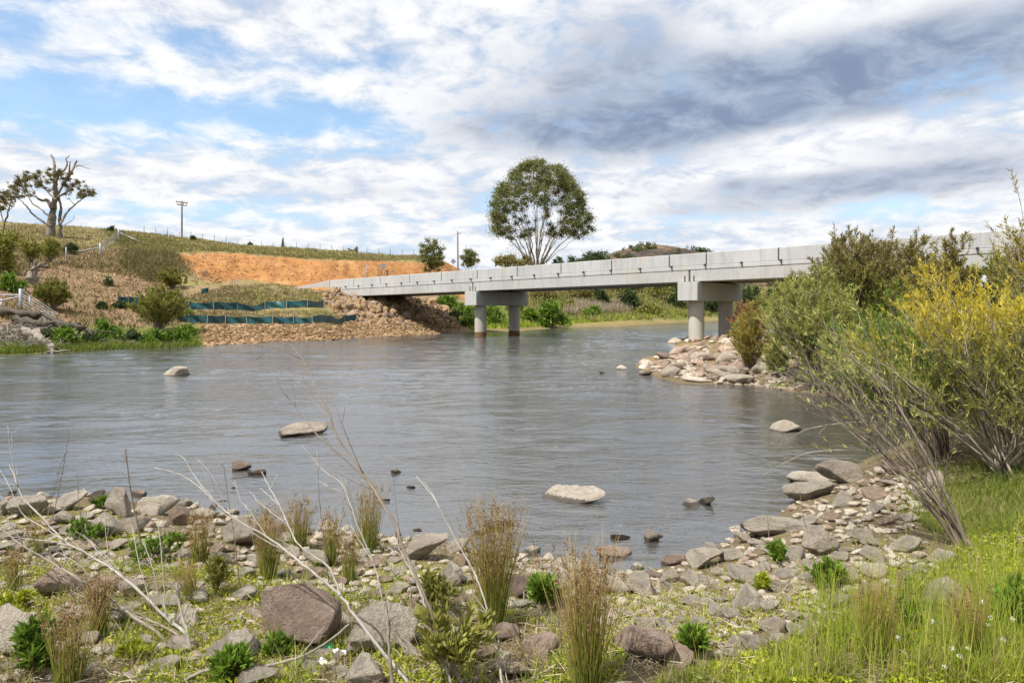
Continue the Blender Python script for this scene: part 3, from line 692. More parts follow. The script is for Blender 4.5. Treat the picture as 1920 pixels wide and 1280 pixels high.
def fill(poly, n, wmin, wmax, mats, grp, sub=3, tries=60):
    got = 0; cand = inpoly_pts(poly, n*tries); k = 0
    while got < n and k < len(cand):
        px, py = cand[k]; k += 1
        w = wmin+(wmax-wmin)*rng.random()**1.35
        w *= .8+.35*(py-900)/300; h = w*(.42+.32*rng.random())
        if any(abs(px-a)/(w*.5+b) < .8 and abs(py-h*.4-c)/(h*.6+d) < .8 and ((px-a)/(w*.5+b))**2+((py-h*.4-c)/(h*.6+d))**2 < .62 for a, c, b, d in placed): continue
        mat = mats[rng.integers(len(mats))]; var = int(rng.integers(14))
        p = hit1(px, py)
        if p[2] < -.12: continue
        lm = min(LAND, key=lambda q: (q[0]-px)**2+2*(q[1]-py)**2)
        dx, dy = px-lm[0], py-lm[1]
        rel = ('left of' if dx < 0 else 'right of') if abs(dx) > abs(dy)*1.2 else ('behind' if dy < 0 else 'in front of')
        size = 'fist sized' if w < 20 else 'small' if w < 30 else 'medium' if w < 42 else 'large'
        shp = 'flat' if h < w*.43 else 'blocky' if h > w*.56 else 'low'
        stone('stone', f'{size} {CNAME[mat]} {shp} stone {rel} {lm[2]}', px, py, w, h, mat, var, sub, grp); got += 1

MS = ['rock_tan']*7+['rock_grey']*2+['rock_pink']*2
fill([(0, 935), (200, 925), (420, 950), (480, 985), (480, 1060), (240, 1075), (0, 1060)], 190, 18, 64, MS, 'stones of the left shore')
fill([(420, 960), (700, 995), (900, 1010), (1000, 1035), (990, 1150), (700, 1130), (420, 1080)], 170, 17, 58, MS, 'stones of the middle shore')
fill([(1000, 1035), (1110, 1055), (1230, 1070), (1340, 1030), (1430, 985), (1500, 1000), (1680, 1020), (1740, 1050), (1480, 1150), (1300, 1215), (1180, 1230), (1000, 1160)], 330, 17, 66, MS, 'stones of the right shore')
fill([(1490, 940), (1560, 890), (1760, 870), (1760, 930), (1700, 1000), (1480, 1010)], 110, 16, 66, MS, 'stones of the right shore')
fill([(1300, 1200), (1480, 1140), (1600, 1100), (1740, 1040), (1780, 1060), (1640, 1140), (1520, 1200), (1340, 1250)], 45, 18, 60, MS, 'stones of the right shore')
fill([(0, 1060), (420, 1080), (980, 1150), (980, 1280), (0, 1280)], 110, 19, 62, MS, 'stones of the foreground')
# the spit in front of the second pier
def spit(px, py, w, h, mat, var, lab, water=False): stone('stone', lab, px, py, w, h, mat, var, 3, 'stones of the rocky spit', water, sink=.3)
for a in ((1208, 690, 26, 14, 'rock_brown', 1, 'dark brown stone at the very tip of the rocky spit', True), (1209, 693, 22, 10, 'rock_tan', 3, 'tan stone before the dark one at the spit tip', True), (1210, 703, 22, 8, 'rock_dark', 4, 'dark low stone in the water at the spit tip', True),
          (1268, 644, 34, 12, 'rock_tan', 6, 'pale flat stone left of the second pier foot', True), (1290, 643, 38, 15, 'rock_pink', 2, 'pinkish stone against the second pier foot', True),
          (1315, 716, 90, 14, 'rock_tan', 8, 'long tan slab along the water edge of the spit', True), (1388, 720, 50, 22, 'rock_grey', 10, 'low grey slab at the right end of the spit edge', True),
          (1392, 703, 46, 27, 'rock_pink', 9, 'largest pink boulder on the spit beside the golden shrub', False), (1390, 708, 34, 14, 'rock_dark', 0, 'dark stone at the foot of the largest pink boulder', False), (1368, 684, 48, 24, 'rock_grey', 5, 'tilted grey slab on the crest of the spit', False),
          (1270, 664, 32, 14, 'rock_pink', 3, 'pink rounded stone on the far edge of the spit', False), (1308, 676, 32, 16, 'rock_grey', 11, 'mauve stone in the middle of the spit', False), (1252, 700, 30, 16, 'rock_tan', 2, 'pale pointed stone at the near side of the spit tip', False),
          (1560, 702, 52, 36, 'rock_tan', 7, 'pale square boulder under the riverside shrubs', False), (1500, 716, 32, 16, 'rock_grey', 1, 'white stone in the litter right of the spit', False)): spit(*a[:7], water=a[7])
SP = [(1208, 690, 'the spit tip'), (1270, 660, 'the pink rounded stone'), (1308, 676, 'the mauve stone'), (1392, 690, 'the golden shrub'), (1320, 640, 'the second pier'), (1340, 705, 'the spit water edge'), (1250, 690, 'the pale pointed stone')]
def scatter3(poly, n, wmin, wmax, mats, grp, LM, extra, sub=3, kindname='stone'):
    q = inpoly_pts(poly, n); hp = hit(q[:, 0], q[:, 1])
    order = np.argsort(-hp[:, 1])
    for i in order:
        p = hp[i]; px, py = q[i]
        wm = wmin+(wmax-wmin)*rng.random()**1.8
        w = wm*F/p[1]; h = w*((.3+.25*rng.random()) if kindname == 'stone' else (.5+.3*rng.random()))
        mat = mats[rng.integers(len(mats))]
        lm = min(LM, key=lambda t: (t[0]-px)**2+2*(t[1]-py)**2); dx, dy = px-lm[0], py-lm[1]
        rel = ('left of' if dx < 0 else 'right of') if abs(dx) > abs(dy)*1.2 else ('above' if dy < 0 else 'below')
        size = 'small' if wm < wmin+.25*(wmax-wmin) else 'medium' if wm < wmin+.6*(wmax-wmin) else 'large'
        stone(kindname, f'{size} {CNAME[mat]} {extra} {rel} {lm[2]}', px, py, w, h, mat, int(rng.integers(14)), sub, grp, foot=np.array([p[0], p[1], p[2]]), sink=.3)
scatter3([(1200, 690), (1245, 664), (1290, 650), (1400, 640), (1430, 700), (1420, 722), (1290, 714), (1230, 702)], 170, .16, .62, ['rock_tan']*2+['rock_pink']*2+['rock_grey']*3+['rock_brown']*4, 'stones of the rocky spit', SP, 'stone on the spit', 3)
scatter3([(1258, 640), (1300, 628), (1380, 628), (1390, 642), (1300, 648)], 14, .35, .8, ['rock_pink', 'rock_tan', 'rock_brown'], 'stones of the rocky spit', SP, 'stone round the pier foot', 3)
# rubble under the abutment
RP = [(625, 560, 'the abutment block'), (680, 575, 'the upper silt fence end'), (700, 600, 'the lower silt fence end'), (760, 580, 'the shaded bridge underside'), (820, 600, 'the first pier'), (800, 560, 'the weeds under the bridge'), (720, 625, 'the river edge'), (590, 550, 'the wing wall')]
scatter3([(588, 549), (632, 552), (650, 562), (770, 556), (830, 572), (866, 612), (860, 620), (760, 612), (660, 602), (640, 585), (612, 572)], 295, .24, .9, ['rock_gold']*9+['rock_brown']*3, 'rubble blocks of the abutment slope', RP, 'rubble block', 3, 'rubble_block')

# stuff: shingle and crumbled rubble
def crumbs(name, pos, size, mat, label, cat):
    bm = bmesh.new(); bmesh.ops.create_icosphere(bm, subdivisions=1, radius=.5); bv = np.array([v.co for v in bm.verts]); bf = np.array([[v.index for v in f.verts] for f in bm.faces]); bm.free()
    n = len(pos); sc3 = size[:, None]*(.6+.6*rng.random((n, 3)))*np.array([1, 1, .7])
    V = bv[None]*sc3[:, None]*(1+.35*rng.normal(size=(n, len(bv), 1))*.6); a = rng.random(n)*2*PI
    c, s2 = np.cos(a)[:, None], np.sin(a)[:, None]
    V = np.stack([V[..., 0]*c-V[..., 1]*s2, V[..., 0]*s2+V[..., 1]*c, V[..., 2]], -1)+pos[:, None]
    T = (bf[None]+np.arange(n)[:, None, None]*len(bv)).reshape(-1, 3)
    return tag(mk(name, V, None, T, mat), label, cat, kind='stuff')
def pebble_mat(name, stops):
    m, nt = newmat(name); g = N(nt, 'ShaderNodeNewGeometry'); n = noise_n(nt, g.outputs['Position'], 20, 4)
    f = mth(nt, 'ADD', mth(nt, 'MULTIPLY', g.outputs['Random Per Island'], .8), mth(nt, 'MULTIPLY', n, .3))
    out(nt, prin(nt, ramp(nt, f, stops), .9, spec=.2)); return m
pm = pebble_mat('shingle', [(0, (.12, .095, .07)), (.5, (.26, .21, .16)), (1, (.42, .36, .29))])
pg = pebble_mat('rubble chips', [(0, (.09, .053, .025)), (.5, (.235, .145, .075)), (1, (.42, .29, .18))])
q = np.concatenate([inpoly_pts([(-260, 930), (420, 955), (700, 1000), (1000, 1035), (1230, 1060), (1430, 985), (1560, 890), (1760, 880), (1740, 1040), (1480, 1150), (1250, 1230), (980, 1180), (700, 1130), (420, 1080), (-260, 1040)], 5000), inpoly_pts([(0, 1040), (980, 1180), (1000, 1280), (0, 1280)], 500)])
hp = hit(q[:, 0], q[:, 1]); hp = hp[hp[:, 2] > -.06]; crumbs('shingle', hp, .012+.055*rng.random(len(hp))**4, pm, 'small loose stones between the bank boulders', 'shingle')
q = inpoly_pts([(375, 608), (480, 608), (660, 606), (860, 620), (860, 626), (680, 634), (560, 640), (380, 650)], 5200); hp = hit(q[:, 0], q[:, 1])
crumbs('rubble', hp, .08+.32*rng.random(len(hp))**3, pg, 'loose broken rubble on the bank below the lower silt fence', 'rubble')
q = np.concatenate([inpoly_pts([(600, 550), (760, 556), (870, 612), (870, 622), (640, 606)], 1800), inpoly_pts([(325, 490), (350, 484), (430, 529), (370, 536)], 240), inpoly_pts([(120, 510), (330, 520), (330, 600), (200, 590)], 500)]); hp = hit(q[:, 0], q[:, 1])
crumbs('rubble', hp, .08+.35*rng.random(len(hp))**2, pg, 'small broken stone filling gaps in the abutment slope and cutting foot', 'rubble')
pc = pebble_mat('clods', [(0, (.17, .07, .025)), (.5, (.34, .165, .06)), (1, (.47, .28, .13))])
q = inpoly_pts([(330, 480), (420, 478), (560, 490), (700, 494), (860, 496), (860, 515), (640, 522), (560, 528), (450, 524), (390, 530), (340, 500)], 2600); hp = hit(q[:, 0], q[:, 1]); hp = hp[(hp[:, 1] > 70) & (hp[:, 1] < 150)]
crumbs('clods', hp, .06+.3*rng.random(len(hp))**3, pc, 'loose orange clods over the bare cutting', 'clods')
q = inpoly_pts([(1195, 690), (1290, 650), (1420, 640), (1600, 660), (1640, 735), (1520, 735), (1290, 714)], 1500); hp = hit(q[:, 0], q[:, 1]); hp = hp[hp[:, 2] > -.06]
crumbs('shingle', hp, .05+.18*rng.random(len(hp))**2, pm, 'loose small stones over the rocky spit', 'shingle')

# ------------------------------------------------------------------ plants: generators
LEAFMUL = 2.2
def blades(pos, hgt, wid, lean=.35, m=4):
    n = len(pos); d = np.stack([rng.normal(size=n)*lean, rng.normal(size=n)*lean, np.ones(n)], -1); d = nrm(d)
    bend = np.stack([rng.normal(size=n), rng.normal(size=n), -.3*np.ones(n)], -1)*lean*.8
    t = np.linspace(0, 1, m)
    P = pos[:, None] + hgt[:, None, None]*(d[:, None]*t[None, :, None] + bend[:, None]*(t**2)[None, :, None]*.5)
    Wd = wid[:, None]*(1-t**2*.92)[None]
    return ribbons(P, Wd)
def grass_stuff(name, pos, hmin, hmax, wid, mat, label, cat='grass', lean=.3, m=4):
    n = len(pos); h = hmin+(hmax-hmin)*rng.random(n)**1.5
    V, Q = blades(pos, h, wid*(.6+.8*rng.random(n)), lean, m)
    return tag(mk(name, V, Q, None, mat), label, cat, kind='stuff')
def tufts(polys_px, n, per, spread):
    q = inpoly_pts(polys_px, n); hp = hit(q[:, 0], q[:, 1]); hp = hp[(hp[:, 2] > -.03) & (hp[:, 1] < 175)]
    pos = np.repeat(hp, per, 0); sp = np.repeat(hp[:, 1:2]*spread, per, 0); pos[:, :2] += rng.normal(size=(len(pos), 2))*sp
    pos[:, 2] = ground(pos[:, 0], pos[:, 1])-.01; return pos
def shrub(name, label, cat, base, h, spread, nst, ntw, nleaf, leafL, leafW, lmat, bmat, lean=(0, 0), bare=.3, group=None, r0=.02, twl=.3, top=None, upl=.9, sub=None, curl=.25):
    base = np.asarray(base, float); o = thing(name, label, cat, base, group)
    m = 7; t = np.linspace(0, 1, m)
    ang = rng.random(nst)*2*PI; rad = np.sqrt(rng.random(nst))*spread
    tip = np.stack([np.cos(ang)*rad+lean[0], np.sin(ang)*rad+lean[1], (1-.45*(rad/max(spread, 1e-3))**2)*(.72+.28*rng.random(nst))], -1)*h
    mid = tip*np.array([.38, .38, .58])+rng.normal(size=(nst, 3))*h*.035
    st0 = np.stack([rng.normal(size=nst)*.03*h, rng.normal(size=nst)*.03*h, np.full(nst, -.03*h)], -1)
    P = st0[:, None]*((1-t)**2)[None, :, None] + 2*mid[:, None]*(t*(1-t))[None, :, None] + tip[:, None]*(t**2)[None, :, None]
    P = P+rng.normal(size=P.shape)*h*.012*(t[None, :, None])
    R = r0*(.6+.6*rng.random(nst))[:, None]*(1-.85*t)[None]
    mb = MB(); mb.add(*tubes(P+base, R, 5)[:2])
    # twigs
    k = rng.integers(0, nst, ntw); tt = bare+(1-bare)*rng.random(ntw)**.8
    f = tt*(m-1); i = np.minimum(f.astype(int), m-2); fr = (f-i)[:, None]
    s0 = P[k, i]*(1-fr)+P[k, i+1]*fr; sdir = nrm(P[k, i+1]-P[k, i])
    td = nrm(sdir*upl+rnd3(ntw)*.75+np.array([0, 0, .25])); tl = h*twl*(.4+.7*rng.random(ntw))*(1.15-.6*tt)
    t4 = np.linspace(0, 1, 4); bd = rnd3(ntw)*curl+np.array([0, 0, .12])
    TP = s0[:, None]+tl[:, None, None]*(td[:, None]*t4[None, :, None]+bd[:, None]*(t4**2)[None, :, None])
    mb.add(*tubes(TP+base, r0*.28*(.6+.6*rng.random(ntw))[:, None]*(1-.8*t4)[None], 3)[:2])
    mb.build('branches', bmat, o, True)
    nleaf = int(nleaf*LEAFMUL) if nleaf > 2500 else nleaf
    if nleaf:
        kk = rng.integers(0, ntw, nleaf); lt = .25+.75*rng.random(nleaf)**.7; f = lt*3; i = np.minimum(f.astype(int), 2); fr = (f-i)[:, None]
        lp = TP[kk, i]*(1-fr)+TP[kk, i+1]*fr; ld = nrm(TP[kk, i+1]-TP[kk, i])
        ldir = ld*.75+rnd3(nleaf)*.6+np.array([0, 0, .1])
        if top is not None:                        # second leaf colour on the outermost twigs
            sel = (lp[:, 2] > np.quantile(lp[:, 2], 1-top[1])+rng.normal(size=nleaf)*.12*h)
        else: sel = np.zeros(nleaf, bool)
        for s_, mt, nm in ((~sel, lmat, 'foliage'), (sel, top[0] if top else None, 'young_foliage')):
            if s_.sum() > 10:
                n = s_.sum(); V, Q = leaves(lp[s_]+base, ldir[s_], 1.15*leafL*(.6+.7*rng.random(n)), leafW*(.7+.5*rng.random(n)))
                mk(nm, V, Q, None, mt, o)
    return o
def blob(center, rad, n):                          # leaf positions of one clump
    d = rnd3(n); return center+d*(rad*np.minimum(np.abs(rng.normal(size=(n, 1)))*.62, 1.5)), d
def bush(name, label, base, w, h, ncl, nleaf, ls, lmat, bmat, group=None, flat=1.0, droop=0., cat='bush'):
    base = np.asarray(base, float); o = thing(name, label, cat, base, group)
    d = rnd3(ncl); d[:, 2] = np.abs(d[:, 2]); r = (.35+.65*rng.random(ncl)**.5)[:, None]
    C = d*r*np.array([w/2*.85, w/2*.7, h*.85])+np.array([0, 0, h*.08])
    C *= (1+.18*rng.normal(size=(ncl, 1)))
    n = nleaf//ncl; LP, LD = [], []
    for c in C:
        p, dd = blob(c, np.array([w, w, h*1.2])*(.13+.08*rng.random()), n); LP.append(p); LD.append(dd*.5+rnd3(n)*.7+np.array([0, 0, .35-droop]))
    LP, LD = np.concatenate(LP), np.concatenate(LD); LP[:, 2] = np.maximum(LP[:, 2], .02)
    V, Q = leaves(LP+base, LD, ls*(.6+.8*rng.random(len(LP))), ls*.42)
    mk('foliage', V, Q, None, lmat, o)
    t = np.linspace(0, 1, 4); P = C[:, None]*t[None, :, None]*np.array([1, 1, 1.0])+np.array([0, 0, -.05])*(1-t)[None, :, None]
    P[:, 1:3, :2] *= .8; P += rng.normal(size=P.shape)*.02*h
    mk('stems', *tubes(P+base, (.012*h+.004)*(1-.8*t)[None]*np.ones((ncl, 1)), 3)[:2], None, bmat, o)
    return o

# ------------------------------------------------------------------ trees
def bez(a, b, c, n=8):
    t = np.linspace(0, 1, n)[:, None]; return a*(1-t)**2+2*b*t*(1-t)+c*t*t
def tree(name, label, base, clumps, crad, nlimb, rtrunk, nleaf, ls, lmat, bmat, fork=.12, droop=.4, group=None, flatten=.75, out_=.35, tip=.12):
    base = np.asarray(base, float); o = thing(name, label, 'tree', base, group)
    C = clumps-base; hh = C[:, 2].max()
    idx = [int(np.argmax(C[:, 2]))]
    while len(idx) < nlimb:
        dd = np.min(np.linalg.norm(C[:, None]-C[idx][None], axis=-1), 1); idx.append(int(np.argmax(dd)))
    mb = MB(); limbs = []; fk = np.array([0, 0, hh*fork])
    tr = np.stack([np.array([0, 0, -.4]), fk*.5+rng.normal(size=3)*.02*hh, fk*1.0])
    mb.add(*tubes(smooth_line(tr, 6), rtrunk*np.array([1.35, 1.15, 1.05, 1, .95, .8]), 8)[:2])
    for i in idx:
        e = C[i]; mid = fk+(e-fk)*np.array([out_, out_, .62])+rng.normal(size=3)*.03*hh
        p = bez(fk*(.6+.4*rng.random()), mid, e, 14); p[1:-1] += rng.normal(size=(12, 3))*.006*hh
        mb.add(*tubes(p, rtrunk*.31*(1-.88*np.linspace(0, 1, 14))*(.6+.6*rng.random()), 6)[:2]); limbs.append(p)
    LPn = np.concatenate([l[3:] for l in limbs]); LR = np.concatenate([np.linspace(.24, 0, 14)[3:] for l in limbs])
    for i in range(len(C)):
        if i in idx: continue
        dv = C[i]-LPn; dist = np.linalg.norm(dv, axis=1)+np.maximum(0, -dv[:, 2]+.15*np.linalg.norm(dv[:, :2], axis=1))*3
        j = int(np.argmin(dist+.0*LR)); a = LPn[j]; m2 = a+(C[i]-a)*np.array([.45, .45, .6])+rng.normal(size=3)*.02*hh
        p = bez(a, m2, C[i], 7); mb.add(*tubes(p, rtrunk*tip*(1-.75*np.linspace(0, 1, 7)), 4)[:2])
    V = np.concatenate(mb.V)+base; mb.V = [V]
    mb.build('trunk', bmat, o, True)
    LP, LD = [], []; n = nleaf//len(C)
    for c, r in zip(C, crad):
        nn = max(6, int(n*(r/np.mean(crad))**2)); p, dd = blob(c, np.array([r, r, r*flatten]), nn); LP.append(p); LD.append(dd*.4+rnd3(nn)*.8+np.array([0, 0, -droop]))
    LP, LD = np.concatenate(LP), np.concatenate(LD)
    V, Q = leaves(LP+base, LD, ls*(.6+.8*rng.random(len(LP))), ls*.34)
    mk('crown', V, Q, None, lmat, o); return o
def pxc(px, py, D, jit=0): return P3(px, py, D+rng.normal()*jit)

# the big gum behind the bridge
Dg = 130.0
gb = onground(1006, Dg); s_ = Dg/F
cl = []
while len(cl) < 300:
    d = rnd3(1)[0]
    r = .62+.38*rng.random()**.6
    x, y, z = d[0]*r, d[1]*r, d[2]*r
    if z < -.42 or (z < .05 and abs(x) < .42 and y < .3): continue
    k = 1.0 if z > 0 else 1.08
    px = 1010+(x*86*k)+(10 if x > 0 and z < 0 else 0); py = 398-z*(96 if z > 0 else 92)
    if px < 965 and py < 340: continue
    if px > 1075 and py < 335: continue
    cl.append(np.array([(px-CX)*s_, Dg+y*8, H-(py-HY)*s_]))
for px, py in ((1104, 425), (1110, 430), (1095, 438), (1085, 445), (1076, 440), (932, 428), (940, 436), (952, 444), (928, 410), (960, 446), (1060, 425), (1052, 440), (975, 410), (985, 440), (1030, 420)):
    cl.append(P3(px, py, Dg+rng.normal()*3))
for q in range(110):
    a = rng.uniform(-.12, PI+.12); k = .86+.12*rng.random(); px = 1010+86*k*math.cos(a)*(1.04 if math.sin(a) < .5 else .97); py = 396-97*k*math.sin(a)
    if (px < 958 and py < 345) or (px > 1080 and py < 340): continue
    cl.append(P3(px, py, Dg+rng.normal()*3.5))
cl = np.array(cl); cl = cl[vnoise(cl[:, 0]*.55, cl[:, 2]*.55, 77)+.25*rng.random(len(cl)) > .30]
tree('gum_tree', 'tall broad domed gum tree standing behind the bridge', gb, cl, .8+.6*rng.random(len(cl)), 26, .5, 76000, .34, M['leaf_gum'], M['bark_pale'], fork=.1, droop=.35, out_=.42, tip=.14)
# smaller trees behind the bridge
def small_tree(name, label, px, D, ytop, ybot, wpx, ncl, nleaf, lmat, bmat, ls=.35, group=None, lo=.25, nl=6, rt=.16, dens=1):
    b = onground(px, D); s = D/F; zt, zb = H-(ytop-HY)*s, H-(ybot-HY)*s; cl = []
    while len(cl) < ncl:
        d = rng.random(3)*2-1
        if (d**2).sum() > 1: continue
        cl.append([b[0]+d[0]*wpx*s*.42*(1-.25*d[2]), b[1]+d[1]*wpx*s*.4, zb+(zt-zb)*(lo+(1-lo)*(d[2]*.5+.5))])
    cl = np.array(cl); return tree(name, label, b, cl, wpx*s*(.09+.06*rng.random(ncl)), nl, rt, nleaf, ls, lmat, bmat, fork=.2, group=group)
small_tree('small_tree', 'small loose tree with bare twigs left of the thin power pole', 810, 88, 444, 512, 60, 60, 5200, M['leaf_gum'], M['bark_dark'], .3, nl=9, lo=.05)
small_tree('small_tree', 'low leafy tree at the foot of the thin power pole', 880, 86, 468, 505, 44, 40, 2600, M['leaf_gum'], M['bark_dark'], .3, lo=.1)
small_tree('small_tree', 'wide brownish bush tree left of the big gum trunk', 952, 120, 474, 505, 60, 40, 2600, M['leaf_brown'], M['bark_dark'], .4, lo=.1)
small_tree('small_tree', 'small brownish tree just before the big gum trunk', 985, 118, 478, 508, 42, 26, 1500, M['leaf_brown'], M['bark_dark'], .4, lo=.1)
small_tree('small_tree', 'small green tree right of the big gum trunk', 1047, 118, 480, 508, 24, 18, 900, M['leaf_dark'], M['bark_dark'], .4, lo=.1)
small_tree('bare_tree', 'thin nearly leafless tree left of the big gum', 966, 140, 440, 505, 40, 22, 160, M['leaf_gum_dry'], M['bark_grey'], .3, nl=10, rt=.14)

# dead topped gum on the left hill
def px_tree(name, label, D, base_px, limbs, clumps, nleaf, ls, lmat, bmat, dead=None):
    b = onground(base_px, D); o = thing(name, label, 'tree', b); s = D/F
    mb = MB(); ends = []
    def run(mbx, ls_):
        for pts, r0, r1 in ls_:
            p = np.array([P3(x, y, D+dz) for (x, y), dz in zip(pts, np.cumsum(rng.normal(size=len(pts))*.35))])
            n = len(pts)*5; p = smooth_line(p, n); p[1:-1] += rng.normal(size=(n-2, 3))*.03
            mbx.add(*tubes(p, np.linspace(r0, r1, n)*.62*(1+.1*rng.normal(size=n)), 7)[:2])
    run(mb, limbs)
    C = np.array([P3(x, y, D+rng.normal()*1.2) for x, y, r in clumps]); cr = np.array([r*s for _, _, r in clumps])
    nodes = np.concatenate([np.array([P3(x, y, D) for x, y in pts[1:]]) for pts, _, _ in limbs])
    LP, LD = [], []
    C = np.concatenate([C+rng.normal(size=C.shape)*cr[:, None]*.55 for _ in range(4)]); cr = np.concatenate([cr*(.28+.3*rng.random(len(cr))) for _ in range(4)])
    for c, r in zip(C, cr):
        a = nodes[np.argmin(np.linalg.norm(nodes-c, axis=1)+np.maximum(0, nodes[:, 2]-c[2])*2)]
        p = bez(a, (a+c)/2+rng.normal(size=3)*.15, c, 6); mb.add(*tubes(p, np.linspace(.055, .018, 6), 4)[:2])
        for q in range(2):
            e = c+rnd3(1)[0]*r*.8; mb.add(*tubes(bez(c, (c+e)/2+rng.normal(size=3)*.1, e, 4), np.linspace(.025, .01, 4), 3)[:2])
        n = max(8, int(nleaf*r*r/(cr**2).sum())); pp, dd = blob(c, np.array([r, r, r*.75]), n); LP.append(pp); LD.append(dd*.4+rnd3(n)*.8+np.array([0, 0, -.45]))
    mb.build('trunk', bmat, o, True)
    if dead:
        m2 = MB(); run(m2, dead); m2.build('dead_limb', M['bark_grey'], o, True)
    LP, LD = np.concatenate(LP), np.concatenate(LD); V, Q = leaves(LP, LD, ls*(.6+.8*rng.random(len(LP))), ls*.36)
    mk('crown', V, Q, None, lmat, o); return o
px_tree('gum_tree', 'gnarled gum with dead spires above a thin crown on the left hill', 93, 98,
        [([(94, 450), (96, 420), (99, 395), (104, 370), (103, 345), (101, 318)], .95, .3), ([(99, 392), (90, 378), (75, 375), (64, 366)], .5, .12), ([(116, 452), (113, 430), (112, 410), (114, 390), (110, 365), (120, 345), (132, 330)], .42, .16),
         ([(96, 425), (80, 415), (62, 402), (48, 385), (34, 372)], .3, .07), ([(95, 410), (80, 395), (60, 380), (52, 362)], .22, .06), ([(113, 420), (124, 400), (140, 385), (155, 372), (168, 362)], .25, .06), ([(104, 375), (90, 360), (78, 345)], .25, .06),
         ([(108, 370), (122, 362), (135, 350)], .25, .06), ([(116, 435), (124, 420), (136, 412), (140, 402)], .12, .03)],
        [(22, 350, 9), (32, 342, 11), (42, 335, 11), (52, 333, 11), (62, 326, 11), (72, 325, 11), (82, 325, 9), (45, 350, 10), (58, 346, 11), (70, 340, 10), (84, 342, 9), (28, 362, 8), (40, 365, 9), (54, 362, 8), (92, 335, 8), (110, 322, 10), (120, 328, 9), (130, 326, 7), (128, 342, 8), (140, 345, 9), (150, 340, 7), (138, 355, 7), (152, 357, 9), (163, 356, 10), (171, 356, 9), (174, 364, 6), (160, 365, 7), (118, 345, 8), (98, 352, 7), (18, 345, 6), (125, 365, 6), (145, 366, 5)],
        8200, .25, M['leaf_gum_dry'], M['bark_grey'],
        [([(101, 330), (102, 312), (100, 298), (97, 290)], .36, .14), ([(104, 345), (112, 325), (122, 318), (126, 305), (124, 298), (130, 291)], .3, .08), ([(120, 338), (134, 322), (140, 310), (144, 302)], .32, .14), ([(140, 312), (150, 310), (158, 314), (168, 317)], .15, .05), ([(132, 325), (130, 312), (132, 303)], .2, .1)])
px_tree('gum_tree', 'slim gum cut by the left edge on the hill', 78, 6, [([(3, 440), (10, 415), (16, 395), (22, 375), (30, 360)], .2, .05), ([(8, 420), (2, 400), (-4, 385)], .12, .05), ([(16, 395), (24, 388), (30, 378)], .08, .03)],
        [(2, 372, 12), (10, 366, 9), (-8, 378, 12), (20, 372, 7), (4, 388, 8), (24, 362, 6), (14, 380, 6)], 1300, .33, M['leaf_gum_dry'], M['bark_grey'])
# dead stumps on the skyline
def px_dead(name, label, cat, D, base_px, limbs, mat):
    b = onground(base_px, D); o = thing(name, label, cat, b); mb = MB()
    for pts, r0, r1 in limbs:
        p = smooth_line(np.array([P3(x, y, D) for x, y in pts]), 10); mb.add(*tubes(p+rng.normal(size=p.shape)*.02, np.linspace(r0, r1, 10), 6)[:2])
    mb.build('trunk', mat, o, True); return o
px_dead('dead_tree', 'charred upright dead trunk on the skyline', 'dead tree', 140, 530, [([(529.5, 470), (530, 460), (530.5, 452), (531, 445)], .42, .1), ([(530, 460), (528.4, 458)], .2, .1)], M['bark_dark'])
px_dead('dead_tree', 'splayed dead stump with broken arms on the skyline', 'dead tree', 145, 664, [([(664, 482), (663, 474), (659, 470), (652, 466)], .7, .15), ([(663, 474), (666, 468), (670, 463)], .55, .2), ([(664, 476), (668, 470), (671, 466)], .35, .15), ([(671, 482), (671, 470)], .2, .1)], M['bark_dark'])

# ------------------------------------------------------------------ poles, signs, fences
def bar(mb, a, b, r, k=6): mb.add(*tubes(np.stack([np.asarray(a, float), (np.asarray(a)+np.asarray(b))/2, np.asarray(b, float)]), np.array([r]*3), k))
D = 150.0
b = onground(341, D); o = thing('power_pole', 'timber power pole with double cross arms on the left skyline', 'power pole', b)
mb = MB(); bar(mb, [b[0], b[1], b[2]-.6], P3(341, 377, D), .19, 8); mb.build('pole', M['wood'], o, True)
for y, w, tl in ((380, 10, 1.2), (385, 8, 1.5)):
    mb = MB(); c = P3(341, y, D); bar(mb, c+np.array([-w*D/F, -.3, .15]), c+np.array([w*D/F, .3, -.05]), .11, 4); ar = mb.build('crossarm', M['wood'], o)
    mb = MB()
    for q in (-.9, -.35, .35, .9): pp = c+np.array([q*w*D/F, q*.3, .1]); bar(mb, pp, pp+np.array([0, 0, .35]), .06, 5)
    ii_ = mb.build('insulator', M['galv'], ar); ii_.location = (0, 0, 0)
D = 120.0
b = onground(859, D); o = thing('power_pole', 'thin power pole among the small trees left of the big gum', 'power pole', b)
mb = MB(); bar(mb, [b[0], b[1], b[2]-.5], P3(858, 434, D), .13, 8); mb.build('pole', M['wood'], o, True)
mb = MB(); c = P3(860, 438, D); bar(mb, c+np.array([-.1, 0, 0]), c+np.array([.45, 0, .05]), .06, 4); bar(mb, c+np.array([.42, 0, 0]), c+np.array([.42, 0, .25]), .05, 5); mb.build('crossarm', M['wood'], o)
